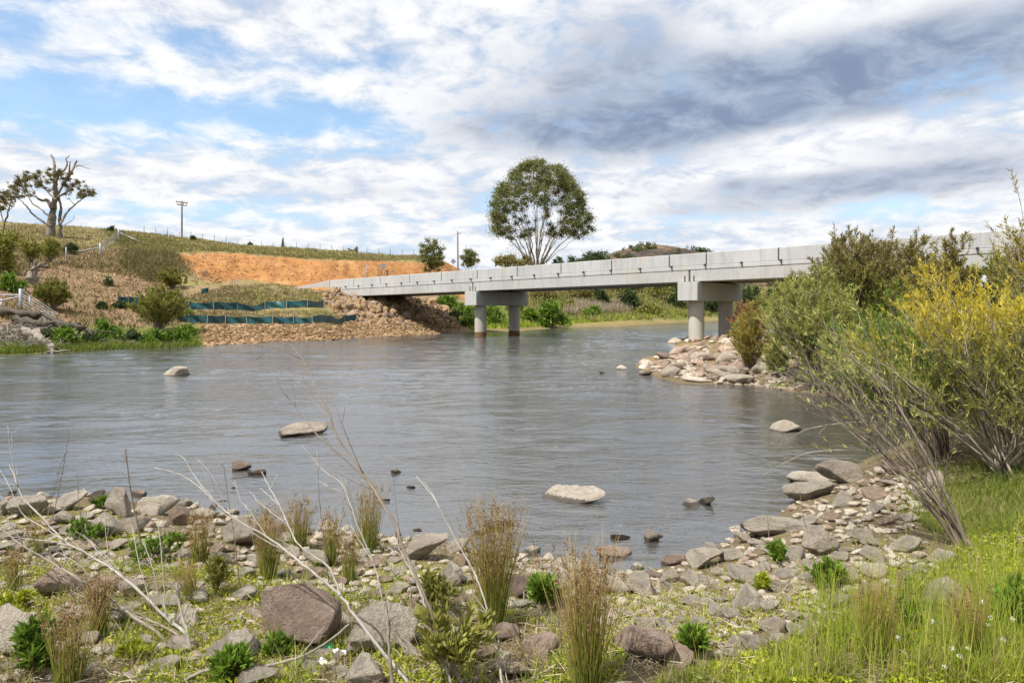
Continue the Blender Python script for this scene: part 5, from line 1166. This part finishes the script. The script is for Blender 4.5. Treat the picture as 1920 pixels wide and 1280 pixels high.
# upright thin stems
def stem(label, pts, D, r=.004, mat='bark_stem', name='dried_weed', buds=0):
    p = smooth_line(np.array([P3(x, y, D) for x, y in pts]), 14); p[0, 2] -= .04
    mb = MB(); mb.add(*tubes(p, np.linspace(r, r*.45, 14)*.7, 6)[:2])
    if buds:
        c = p[rng.integers(5, 14, buds)]+rng.normal(size=(buds, 3))*.003; mb.add(*leaves(c, rnd3(buds), .016, .008))
    return tag(mb.build(name, M[mat], None, True), label, 'dead stalk')
stem('dark upright dead stalk standing before the river at left', [(268, 1040), (258, 985), (245, 920), (235, 842)], hit1(268, 1040)[1], .011, buds=40)
stem('thin dark stalk rising left of the twin rushes', [(452, 1120), (441, 1020), (430, 950), (419, 870)], hit1(452, 1120)[1], .005, buds=8)
stem('thin brown stalk with dry buds at far left', [(95, 985), (108, 930), (118, 880), (128, 822)], hit1(95, 985)[1], .005, buds=50)
stem('second thin brown stalk with dry buds at far left', [(84, 985), (98, 935), (112, 880), (122, 850)], hit1(84, 985)[1], .004, buds=40)
stem('dark stalk between the twin and the middle rushes', [(620, 1120), (606, 1000), (598, 930), (596, 870)], hit1(620, 1120)[1], .005, buds=10)
stem('thin dark stalk right of the middle rushes', [(752, 1010), (744, 960), (738, 900), (735, 880)], hit1(752, 1010)[1], .004, buds=6)
stem('short dark stalk beside the small inlet', [(1014, 1070), (1006, 1040), (996, 1000)], hit1(1014, 1070)[1], .006)
stem('dark thin stalk on the left shore', [(155, 990), (148, 940), (144, 890)], hit1(155, 990)[1], .005, buds=10)
stem('dark reddish stalk on the right shore', [(1515, 1010), (1505, 960), (1500, 920)], hit1(1515, 1010)[1], .006, buds=10)
stem('thin dark twig on the right shore stones', [(1442, 1010), (1440, 980), (1437, 960)], hit1(1442, 1010)[1], .006)
# bleached dead branches
def deadbranch(label, runs, mat='bark_dead', twigs=5, name='dead_branch'):
    g0 = hit1(runs[0][0][0][0], min(runs[0][0][0][1], 1275)); dsh = max(0, g0[1]-runs[0][1]-.05) if runs[0][1] < 5 else 0
    runs = [(a, d0+dsh, d1+dsh, ra, rb) for a, d0, d1, ra, rb in runs]
    r0 = runs[0]; b = P3(r0[0][0][0], r0[0][0][1], r0[1]); o = thing(name, label, 'dead branch', b)
    for qi, (pts, D0, D1, ra, rb) in enumerate(runs):
        cp = [P3(x, y, D0+(D1-D0)*i/(len(pts)-1)) for i, (x, y) in enumerate(pts)]; zg = float(ground(cp[0][0], cp[0][1]))
        if qi == 0 and D0 < 5 and cp[0][2] > zg: cp = [2*cp[0]-cp[1] if 0 else np.array([cp[0][0]+.4*(cp[0][0]-cp[1][0]), cp[0][1]-.04, zg-.05])]+cp
        n = len(cp)*5; p = smooth_line(np.array(cp), n); p[1:-1] += rng.normal(size=(n-2, 3))*.0014; ra, rb = ra*.66, rb*.66
        mb = MB(); mb.add(*tubes(p, np.linspace(ra, rb, n)*(1+.08*rng.normal(size=n)), 7)[:2])
        L = np.linalg.norm(p[-1]-p[0])
        for q in range(twigs if qi == 0 else 2):
            i = rng.integers(n//3, n-2); d = nrm(nrm(p[i+1]-p[i])+rnd3(1)[0]*.55); e = p[i]+d*L*(.1+.14*rng.random())
            mb.add(*tubes(bez(p[i], (p[i]+e)/2+rng.normal(size=3)*.012*L, e, 6), np.linspace(rb*1.0, rb*.45, 6), 4)[:2])
            for _ in range(2):
                f = p[i]+(e-p[i])*(.4+.4*rng.random()); e2 = f+nrm(nrm(e-p[i])+rnd3(1)[0]*.7)*L*.06; mb.add(*tubes(np.stack([f, (f+e2)/2+rng.normal(size=3)*.003, e2]), np.array([rb*.5, rb*.4, rb*.3]), 3)[:2])
        mb.build('stem' if qi == 0 else 'twig', M[mat], o, True)
    return o
deadbranch('long white branch sweeping left from the bottom centre', [([(770, 1285), (725, 1230), (665, 1152), (638, 1115), (578, 1065), (544, 1038), (500, 1005), (450, 978), (408, 945), (350, 895), (290, 876)], 2.55, 3.3, .0125, .0035), ([(638, 1115), (615, 1062), (564, 1025), (541, 984), (524, 947), (506, 915), (490, 884)], 2.68, 3.1, .008, .003), ([(524, 947), (500, 925), (487, 915)], 3.0, 3.1, .004, .002), ([(408, 945), (370, 900), (345, 860), (330, 850)], 3.2, 3.4, .005, .002), ([(500, 1005), (470, 960), (450, 935), (440, 900)], 3.0, 3.2, .004, .002), ([(541, 984), (490, 945), (468, 920)], 2.95, 3.1, .004, .002)])
deadbranch('tallest dead stem with forked dark tips over the river', [([(868, 1285), (820, 1173), (779, 1078), (752, 1018), (742, 984), (712, 935), (690, 900), (655, 850), (628, 810), (618, 775), (596, 735), (580, 700), (560, 665), (543, 645)], 2.5, 3.1, .0125, .0035), ([(618, 775), (590, 745), (565, 700), (545, 670), (526, 650)], 2.95, 3.1, .004, .002), ([(690, 900), (640, 855), (600, 820), (576, 790), (555, 765), (530, 735), (502, 722)], 2.85, 3.1, .006, .002), ([(580, 700), (568, 680), (555, 640)], 3.05, 3.1, .003, .0015), ([(628, 810), (600, 770), (575, 740), (548, 710)], 2.9, 3.1, .003, .0015)], 'bark_stem', 3)
deadbranch('pale stem just left of the tallest dead stem', [([(848, 1285), (813, 1186), (795, 1130), (779, 1085), (760, 1050), (738, 1000)], 2.45, 2.7, .011, .004)], twigs=3)
deadbranch('slender white stem leaning left behind the tallest dead stem', [([(722, 1165), (712, 1100), (699, 1052), (668, 978), (652, 931), (638, 904), (598, 874), (594, 845)], 2.9, 3.3, .008, .0035), ([(598, 874), (580, 850), (566, 835)], 3.2, 3.3, .003, .0015), ([(699, 1052), (672, 1010), (655, 985), (626, 996)], 3.0, 3.2, .004, .002)], twigs=4)
deadbranch('smooth white stem curving up right of the tallest dead stem', [([(942, 1285), (934, 1230), (920, 1162), (900, 1100), (887, 1068), (853, 1008), (820, 944), (800, 915), (781, 892)], 2.45, 2.9, .0095, .003), ([(952, 1285), (940, 1220), (920, 1162), (886, 1110)], 2.46, 2.6, .005, .003)], twigs=1)
deadbranch('grey broken upright stub at bottom centre', [([(735, 1285), (730, 1220), (727, 1165), (722, 1130)], 2.5, 2.6, .014, .009)], 'bark_grey', 3)
deadbranch('fallen white shrub branch sweeping to the left edge', [([(345, 1185), (320, 1165), (280, 1125), (235, 1085), (205, 1062), (175, 1045), (118, 1011), (80, 970), (44, 934), (30, 900), (18, 870)], 2.9, 3.6, .014, .004), ([(175, 1045), (140, 1025), (80, 1012), (30, 1012), (0, 1018)], 3.2, 3.5, .006, .003), ([(118, 1011), (75, 985), (40, 960), (14, 905), (0, 880)], 3.3, 3.7, .005, .002), ([(44, 934), (30, 950), (10, 936), (-10, 920)], 3.5, 3.6, .004, .002), ([(320, 1165), (300, 1120), (285, 1060), (270, 1020)], 2.95, 3.1, .006, .003), ([(310, 1155), (306, 1080), (300, 1010), (294, 975)], 2.95, 3.2, .005, .002), ([(280, 1125), (262, 1060), (252, 1010), (248, 985)], 3.0, 3.2, .004, .002)], twigs=9)
deadbranch('grey fallen branch parallel to the white one at left', [([(300, 1190), (250, 1155), (190, 1110), (140, 1080), (90, 1050), (40, 1020), (0, 990)], 2.95, 3.5, .014, .006), ([(190, 1110), (150, 1060), (110, 1035)], 3.1, 3.3, .006, .003)], 'bark_grey', 8)
deadbranch('grey fallen branch lying under the white left branches', [([(345, 1200), (300, 1170), (240, 1150), (180, 1125), (150, 1120)], 2.85, 3.2, .011, .005)], 'bark_grey', 8)
deadbranch('pale broken snag standing at the base of the left branches', [([(356, 1215), (350, 1180), (340, 1150), (331, 1090)], 2.85, 2.95, .014, .007)], twigs=4)
deadbranch('bent brown branch lying along the bottom edge', [([(330, 1288), (370, 1262), (430, 1250), (490, 1248), (560, 1232), (610, 1205), (655, 1170)], 2.62, 2.8, .012, .008), ([(490, 1248), (540, 1258), (600, 1240)], 2.7, 2.75, .006, .003)], 'bark_grey', 1)
deadbranch('weathered timber piece on the ground left of the tan boulder', [([(280, 1245), (330, 1240), (380, 1228)], 2.75, 2.8, .02, .014)], 'bark_grey', 1)
deadbranch('thin pale twigs drooping over the right water from the leaning shrub', [([(1640, 790), (1560, 795), (1500, 810), (1470, 840)], 5.2, 5.6, .006, .002), ([(1660, 845), (1600, 843), (1520, 848), (1470, 868), (1432, 888)], 5.2, 5.6, .006, .002)], twigs=6)
deadbranch('long bare twig lying over the right shore stones', [([(1560, 1020), (1620, 1024), (1680, 1030), (1720, 1018)], 5.6, 5.3, .008, .004)], 'bark_grey', 2)
deadbranch('thin floating twig behind the smooth tan boulder', [([(1072, 868), (1050, 872), (1030, 880), (1016, 886)], 9.5, 9.2, .009, .004)], 'bark_grey', 3)
# leafy weeds
def weed(label, px, pyb, w, h, lmat='leaf_green', ls=.035, nst=16, ntw=70, nleaf=900, asp=.38):
    p = hit1(px, pyb); s = p[1]/F
    return shrub('leafy_weed', label, 'weed', p, h*s, w/h*.5, nst, ntw, nleaf, ls, ls*asp, M[lmat], M['bark_stem'], bare=.1, group='leafy weeds of the near bank', r0=.003, twl=.35)
for a in (('bright leafy weed among the stones left of the brown boulder', 298, 1058, 100, 62), ('bright rosette weed at bottom left', 66, 1262, 84, 84, 'leaf_green', .05), ('green weed growing on the left shore stones', 152, 1022, 70, 46), ('small weed at the left shore beside the dark stalk', 195, 952, 32, 20), ('tall narrow leaved weed right of the white stems', 842, 1275, 130, 150, 'leaf_olive', .045), ('second narrow leaved weed behind the white stems', 812, 1160, 70, 80, 'leaf_olive', .04), ('broad leaved weed left of the front rushes', 1015, 1142, 50, 50, 'leaf_green', .06), ('small upright weed on the right shore', 1457, 1062, 24, 44, 'leaf_green', .04), ('leafy weed at the grass edge below the right shore', 1552, 1102, 64, 46, 'leaf_green', .04), ('yellow weed beside the right shore stones', 1432, 1108, 32, 26, 'moss', .03), ('green weed at the foot of the tan boulder', 440, 1272, 60, 40, 'leaf_green', .06), ('weed under the large brown boulder', 520, 1232, 60, 34), ('green seedling weed on the rocks at right', 1700, 1180, 60, 60, 'leaf_green', .03), ('dense weed patch at the foot of the right grass', 1895, 1180, 70, 90, 'leaf_green', .04), ('tall narrow weed left of the white branch', 405, 1115, 40, 70, 'leaf_olive', .03), ('weed sprouting beside the tilted oblong stone', 1300, 1232, 30, 50, 'leaf_green', .05), ('low weed in the left foreground grass', 250, 1240, 60, 30, 'moss', .03), ('low weed at the left edge', 30, 1150, 80, 40, 'moss', .035)):
    weed(*a)
# grass and ground cover of the near bank
G1 = [(1220, 1290), (1330, 1255), (1520, 1190), (1630, 1135), (1760, 1065), (1820, 1000), (1960, 960), (1960, 1290)]
pos = tufts(G1, 2300, 9, .006); dn = vnoise(pos[:, 0]*1.9, pos[:, 1]*1.9, 33); d5 = vnoise(pos[:, 0]*7, pos[:, 1]*7, 35); pos = pos[(dn+.25*rng.random(len(pos)) > .46) & (d5 > .45)]
grass_stuff('grass', pos, .02, .13, .0034, M['grass_green'], 'tall bright green grass in the right foreground', lean=.28, m=5)
grass_stuff('grass', tufts(G1, 260, 8, .012), .05, .24, .003, M['grass_dry'], 'dry brown grass stalks mixed through the right foreground', lean=.3, m=5)
pos = tufts(G1, 1100, 10, .009); pos = pos[vnoise(pos[:, 0]*5, pos[:, 1]*5, 37) > .52]
grass_stuff('grass', tufts([(1680, 960), (1720, 880), (1920, 860), (1930, 990), (1780, 1010)], 700, 8, .008), .04, .16, .005, M['grass_mid'], 'shaded grass under the shrubs on the right bank', lean=.4, m=4)
grass_stuff('grass', pos, .03, .13, .004, M['grass_mid'], 'deeper green grass patches in the right foreground', lean=.35, m=5)
grass_stuff('grass', tufts([(1480, 1290), (1520, 1130), (1700, 1100), (1930, 1040), (1930, 1290)], 420, 5, .01), .15, .42, .0028, M['grass_green'], 'long thin grass stalks in the right foreground', lean=.16, m=5)
G2 = [(-260, 1040), (300, 1060), (480, 1090), (700, 1120), (980, 1150), (1180, 1225), (1150, 1290), (-260, 1290)]
grass_stuff('grass', tufts(G2, 520, 7, .006), .04, .17, .0036, M['grass_green'], 'green grass between the stones of the left foreground', lean=.35, m=4)
grass_stuff('grass', tufts(G2, 300, 6, .009), .06, .26, .003, M['grass_dry'], 'dry straw coloured grass of the left foreground', lean=.4, m=5)
grass_stuff('grass', tufts([(0, 960), (400, 970), (900, 1020), (1050, 1060), (1330, 1060), (1500, 1000), (1700, 950), (1760, 1030), (1480, 1150), (1200, 1220), (0, 1060)], 380, 6, .006), .04, .18, .004, M['grass_green'], 'short grass sprouting between the shore stones', lean=.35, m=4)
grass_stuff('grass', tufts([(980, 1050), (1110, 1060), (1260, 1110), (1480, 1100), (1480, 1150), (1200, 1220), (980, 1160)], 420, 8, .01), .03, .14, .003, M['straw'], 'dead matted grass around the small inlet', lean=.8, m=4)
def straws(poly, n, lab):
    q = inpoly_pts(poly, n); c = hit(q[:, 0], q[:, 1]); c = c[c[:, 2] > 0]; n = len(c); d = rnd3(n)*np.array([1, 1, .22]); L = .06+.22*rng.random(n)
    t5 = np.linspace(-1, 1, 4); P = c[:, None]+d[:, None]*(t5[None, :, None]*L[:, None, None]*.5)+rnd3(n)[:, None]*((t5**2)[None, :, None])*.02+np.array([0, 0, .03])*rng.random((n, 1, 1))
    tag(mk('straw_litter', *ribbons(P, np.full((n, 4), .0032)), None, M['straw']), lab, 'straw', kind='stuff')
straws(G2, 2600, 'dead straw litter over the left foreground')
straws([(980, 1050), (1300, 1080), (1480, 1060), (1740, 1040), (1500, 1160), (1160, 1280), (980, 1200)], 1300, 'dead straw litter over the right shore')
straws(G1, 700, 'dead straw litter in the right foreground grass')
def cover(polys, n, dens_seed, ls, lab, mat='moss', thr=.5):
    q = inpoly_pts(polys, n); c = hit(q[:, 0], q[:, 1]); k = (vnoise(c[:, 0]*2.6, c[:, 1]*2.6, dens_seed) > thr) & (c[:, 2] > .02); c = c[k]
    c = c+np.array([0, 0, 1])*(.004+.03*rng.random((len(c), 1))**2); dd = rnd3(len(c))+np.array([0, 0, .25])
    tag(mk('ground_cover', *leaves(c, dd, ls*(.6+.8*rng.random(len(c))), ls*.7), None, M[mat]), lab, 'ground cover', kind='stuff')
cover(G2, 31000, 4, .018, 'low yellow green creeping weeds between the left foreground stones', thr=.42)
cover(G1, 26000, 9, .02, 'low bright weeds under the right foreground grass', thr=.3)
cover([(1000, 1110), (1500, 1110), (1740, 1020), (1760, 1060), (1500, 1160), (1160, 1280), (980, 1200)], 9000, 14, .016, 'low creeping weeds among the right shore stones', thr=.55)
cover([(0, 990), (480, 1010), (480, 1090), (0, 1060)], 5000, 17, .018, 'low creeping weeds among the left shore stones', thr=.55)
# white clover heads in the grass
for i, (px, py) in enumerate(((1624, 1178), (1684, 1196), (1858, 1158), (1861, 1105), (1905, 1110), (1786, 1216), (1798, 1230), (1852, 1172), (1815, 1216), (1750, 1165), (1898, 1160), (1840, 1128), (1880, 1200), (1770, 1250))):
    g0 = hit1(px, min(py+42, 1285)); D = g0[1]; c = P3(px, py, D); o = thing('clover_flower', 'small white clover head in the right foreground grass', 'flower', g0, 'white clover heads in the grass')
    mb = MB(); bar(mb, g0, c, .0015, 4); mb.build('stalk', M['grass_green'], o); mk('flower_head', *leaves(c+rnd3(40)*.006, rnd3(40)+np.array([0, 0, .5]), .01, .005), None, M['white_petal'], o)
# torn plastic litter
c = hit1(600, 1242); o = thing('plastic_bag', 'torn white and green plastic litter beside the large brown boulder', 'litter', c)
def crumple(name, cx, cy, w, hgt, mat, seed):
    p = hit1(cx, cy); n = 14; u, v = np.meshgrid(np.linspace(-1, 1, n), np.linspace(-1, 1, n), indexing='ij'); r = np.random.default_rng(seed)
    k = fbm(u*2+seed, v*2, seed)*1.0; V = np.stack([p[0]+u*w*(1+.3*k), p[1]+v*w*.5, p[2]+.01+hgt*(.5+k)*(1-.4*(u*u+v*v))], -1); q = np.arange(n-1)[:, None]*n+np.arange(n-1)[None]; Q = np.stack([q, q+n, q+n+1, q+1], -1).reshape(-1, 4)
    V2 = V-np.array([0, 0, .003]); mk(name, np.concatenate([V.reshape(-1, 3), V2.reshape(-1, 3)]), np.concatenate([Q, Q[:, ::-1]+n*n]), None, M[mat], o, True)
crumple('white_sheet', 632, 1232, .045, .05, 'plastic_w', 3); crumple('white_strip', 598, 1252, .04, .06, 'plastic_w', 5); crumple('green_sheet', 610, 1222, .045, .06, 'plastic_g', 7)

# ------------------------------------------------------------------ the largest stones stay single, the rest become one spread
al = sorted([o for o in COL.objects if o.name.split('.')[0] == 'stone' and o.parent is None], key=lambda o: -o['w_px'])
from mathutils import Matrix
restV, restF, restM, nv, mats_ = [], [], [], 0, []
for o in al[296:]:
    me = o.data; n = len(me.vertices); V = np.empty(n*3, np.float32); me.vertices.foreach_get('co', V)
    Mx = np.array(Matrix.LocRotScale(o.location, o.rotation_euler, o.scale)); V = V.reshape(-1, 3) @ Mx[:3, :3].T + Mx[:3, 3]
    fi = np.empty(len(me.polygons)*3, np.int32); me.loops.foreach_get('vertex_index', fi)
    m_ = me.materials[0]
    if m_ not in mats_: mats_.append(m_)
    restV.append(V); restF.append(fi.reshape(-1, 3)+nv); restM.append(np.full(len(me.polygons), mats_.index(m_), np.int32)); nv += n
    bpy.data.objects.remove(o)
if restV:
    o = mk('small_stones', np.concatenate(restV), None, np.concatenate(restF), None, smooth=True)
    for m_ in mats_: o.data.materials.append(m_)
    o.data.polygons.foreach_set('material_index', np.concatenate(restM)); tag(o, 'smaller loose stones lying between the bank and spit stones', 'stones', kind='stuff')
bylab = {}
for o in COL.objects:
    if 'w_px' in o:
        if o.get('group'): bylab.setdefault(o['label'], []).append(o)
        del o['w_px']
ORD = ['', 'second', 'third', 'fourth', 'fifth', 'sixth', 'seventh', 'eighth', 'ninth', 'tenth', 'eleventh', 'twelfth']; NUM = ['', '', 'two', 'three', 'four', 'five', 'six', 'seven', 'eight', 'nine', 'ten', 'eleven', 'twelve']
for lab, os_ in bylab.items():
    n = len(os_)
    if n < 2: continue
    os_.sort(key=lambda o: o.location.x/o.location.y)
    for i, o in enumerate(os_):
        if n == 2: o['label'] = ('left' if i == 0 else 'right')+' of two: '+lab
        elif i == 0: o['label'] = 'leftmost of '+(NUM[n] if n < 13 else 'many')+': '+lab
        elif i == n-1: o['label'] = 'rightmost of '+(NUM[n] if n < 13 else 'many')+': '+lab
        elif i < 12: o['label'] = ORD[i]+' from left: '+lab

# ------------------------------------------------------------------ camera, sun, sky
cam = bpy.data.cameras.new('camera'); co = bpy.data.objects.new('camera', cam); COL.objects.link(co); sc.camera = co
co.location = (0, 0, H); co.rotation_euler = (PI/2, 0, 0); cam.sensor_width = 36; cam.lens = 36*F/1920; cam.shift_y = -(640-HY)/1920; cam.clip_end = 5000; cam.clip_start = .05
EL, sxy = math.radians(56), np.array([-.80, -.60]); sxy /= np.linalg.norm(sxy)
sv = Vector((sxy[0]*math.cos(EL), sxy[1]*math.cos(EL), math.sin(EL)))
sl = bpy.data.lights.new('sun', 'SUN'); so = bpy.data.objects.new('sun', sl); COL.objects.link(so); so.rotation_euler = sv.to_track_quat('Z', 'Y').to_euler()
sl.energy = 4.9; sl.angle = math.radians(.8); sl.color = (1, .95, .87); so.location = (-30, -20, 60)
wd = bpy.data.worlds.new('World'); sc.world = wd; wd.use_nodes = True; nt = wd.node_tree; nt.nodes.clear()
tc = N(nt, 'ShaderNodeTexCoord'); dirv = tc.outputs['Generated']
sky = N(nt, 'ShaderNodeTexSky', sky_type='NISHITA'); sky.sun_disc = False; sky.sun_elevation = EL; sky.sun_rotation = math.atan2(sxy[0], sxy[1]); sky.air_density = 1.0; sky.dust_density = .6; sky.ozone_density = 1.5
sp = N(nt, 'ShaderNodeSeparateXYZ'); lk(nt, dirv, sp.inputs[0]); X, Y, Z = sp.outputs
den = mth(nt, 'ADD', mth(nt, 'MAXIMUM', Z, 0.0), .22)
cb = N(nt, 'ShaderNodeCombineXYZ'); lk(nt, mth(nt, 'DIVIDE', X, den), cb.inputs[0]); lk(nt, mth(nt, 'DIVIDE', Y, den), cb.inputs[1]); pl = cb.outputs[0]
def gauss(px, py, sx, sy):                         # soft bump round a compass direction
    v = Vector(((px-CX)/F, 1, (HY-py)/F)).normalized()
    a = mth(nt, 'MULTIPLY', mth(nt, 'SUBTRACT', X, v.x), F/sx); b = mth(nt, 'MULTIPLY', mth(nt, 'SUBTRACT', Z, v.z), F/sy)
    r2 = mth(nt, 'ADD', mth(nt, 'MULTIPLY', a, a), mth(nt, 'MULTIPLY', b, b))
    return mth(nt, 'POWER', 2.718, mth(nt, 'MULTIPLY', r2, -1))
def total(ls):
    s = None
    for w, g in ls:
        v = mth(nt, 'MULTIPLY', g, w); s = v if s is None else mth(nt, 'ADD', s, v)
    return s
def mrange(v, a, b, c=0., d=1., smooth=True):
    n = N(nt, 'ShaderNodeMapRange'); n.interpolation_type = 'SMOOTHSTEP' if smooth else 'LINEAR'
    lk(nt, v, n.inputs[0])
    for i, q in enumerate((a, b, c, d)): n.inputs[i+1].default_value = q
    return n.outputs[0]
n1 = noise_n(nt, pl, 2.1, 9, .6, .25); n2 = noise_n(nt, pl, 6.5, 8, .62, .3); n3 = noise_n(nt, pl, .8, 6, .55, .2)
blue = total([(.23, gauss(250, 205, 330, 55)), (.17, gauss(620, 215, 260, 38)), (.14, gauss(60, 190, 200, 50)), (.15, gauss(560, 120, 420, 40)), (.16, gauss(1010, 30, 90, 50)), (.2, gauss(330, 400, 320, 30)), (.16, gauss(60, 20, 240, 40)), (.14, gauss(720, 20, 160, 40)), (.12, gauss(1250, 410, 400, 16)), (.12, gauss(1700, 385, 120, 40)), (.12, gauss(800, 470, 300, 26))])
cov = mth(nt, 'SUBTRACT', mth(nt, 'ADD', mth(nt, 'MULTIPLY', n1, .75), mth(nt, 'ADD', mth(nt, 'MULTIPLY', n2, .62), .075)), blue)
cov = mrange(cov, .44, .72, .14, 1.)
dark = total([(.24, gauss(1500, 120, 560, 110)), (.5, gauss(1500, 170, 420, 75)), (.42, gauss(1250, 255, 300, 48)), (.42, gauss(1780, 295, 280, 34)), (.5, gauss(1640, 352, 330, 30)), (.28, gauss(1150, 80, 160, 60)), (.22, gauss(980, 240, 200, 50)), (.25, gauss(1800, 60, 300, 60)), (.26, gauss(1330, 400, 160, 18)), (.2, gauss(700, 360, 300, 20)), (.22, gauss(1380, 345, 40, 22)), (-.35, gauss(1480, 265, 120, 28)), (-.25, gauss(1750, 230, 240, 22)), (-.3, gauss(1400, 320, 260, 14)), (-.2, gauss(1600, 20, 300, 30))])
dk = mth(nt, 'ADD', dark, mth(nt, 'ADD', mth(nt, 'MULTIPLY', mth(nt, 'SUBTRACT', n3, .5), .55), mth(nt, 'MULTIPLY', mth(nt, 'SUBTRACT', n2, .5), .75)))
dk = mrange(dk, .05, .82)
shade = mrange(mth(nt, 'ADD', mth(nt, 'MULTIPLY', n2, .6), mth(nt, 'MULTIPLY', n1, .4)), .38, .58)
wcol = mixc(nt, shade, (.62, .69, .82), (1.03, 1.03, 1.03))
n5 = noise_n(nt, pl, 5.0, 9, .62, .5); dcol = mixc(nt, mrange(n5, .36, .64), (.25, .325, .475), (.45, .53, .67))
ccol = mixc(nt, dk, wcol, dcol)
lowb = mrange(Z, .0, .16); ccol = mixc(nt, lowb, mixc(nt, .35, ccol, (.78, .84, .92)), ccol)
cc10 = N(nt, 'ShaderNodeVectorMath', operation='SCALE'); lk(nt, ccol, cc10.inputs[0]); cc10.inputs[3].default_value = 7.1
skb = mixc(nt, 1.0, sky.outputs[0], (1.35, 1.5, 1.5), 'MULTIPLY')
skb = mixc(nt, mrange(Z, .02, .2), (3.6, 4.6, 6.4), skb)
fin = mixc(nt, cov, skb, cc10.outputs[0])
bg = N(nt, 'ShaderNodeBackground'); bg.inputs[1].default_value = .1; lk(nt, fin, bg.inputs[0])
wo_ = N(nt, 'ShaderNodeOutputWorld'); lk(nt, bg.outputs[0], wo_.inputs[0])
vs = sc.view_settings; vs.view_transform = 'Standard'; vs.look = 'None'; vs.exposure = .5; vs.gamma = 1; vs.use_curve_mapping = False
sc.cycles.max_bounces = 6; sc.cycles.diffuse_bounces = 3; sc.cycles.transparent_max_bounces = 8; sc.cycles.caustics_reflective = False; sc.cycles.caustics_refractive = False
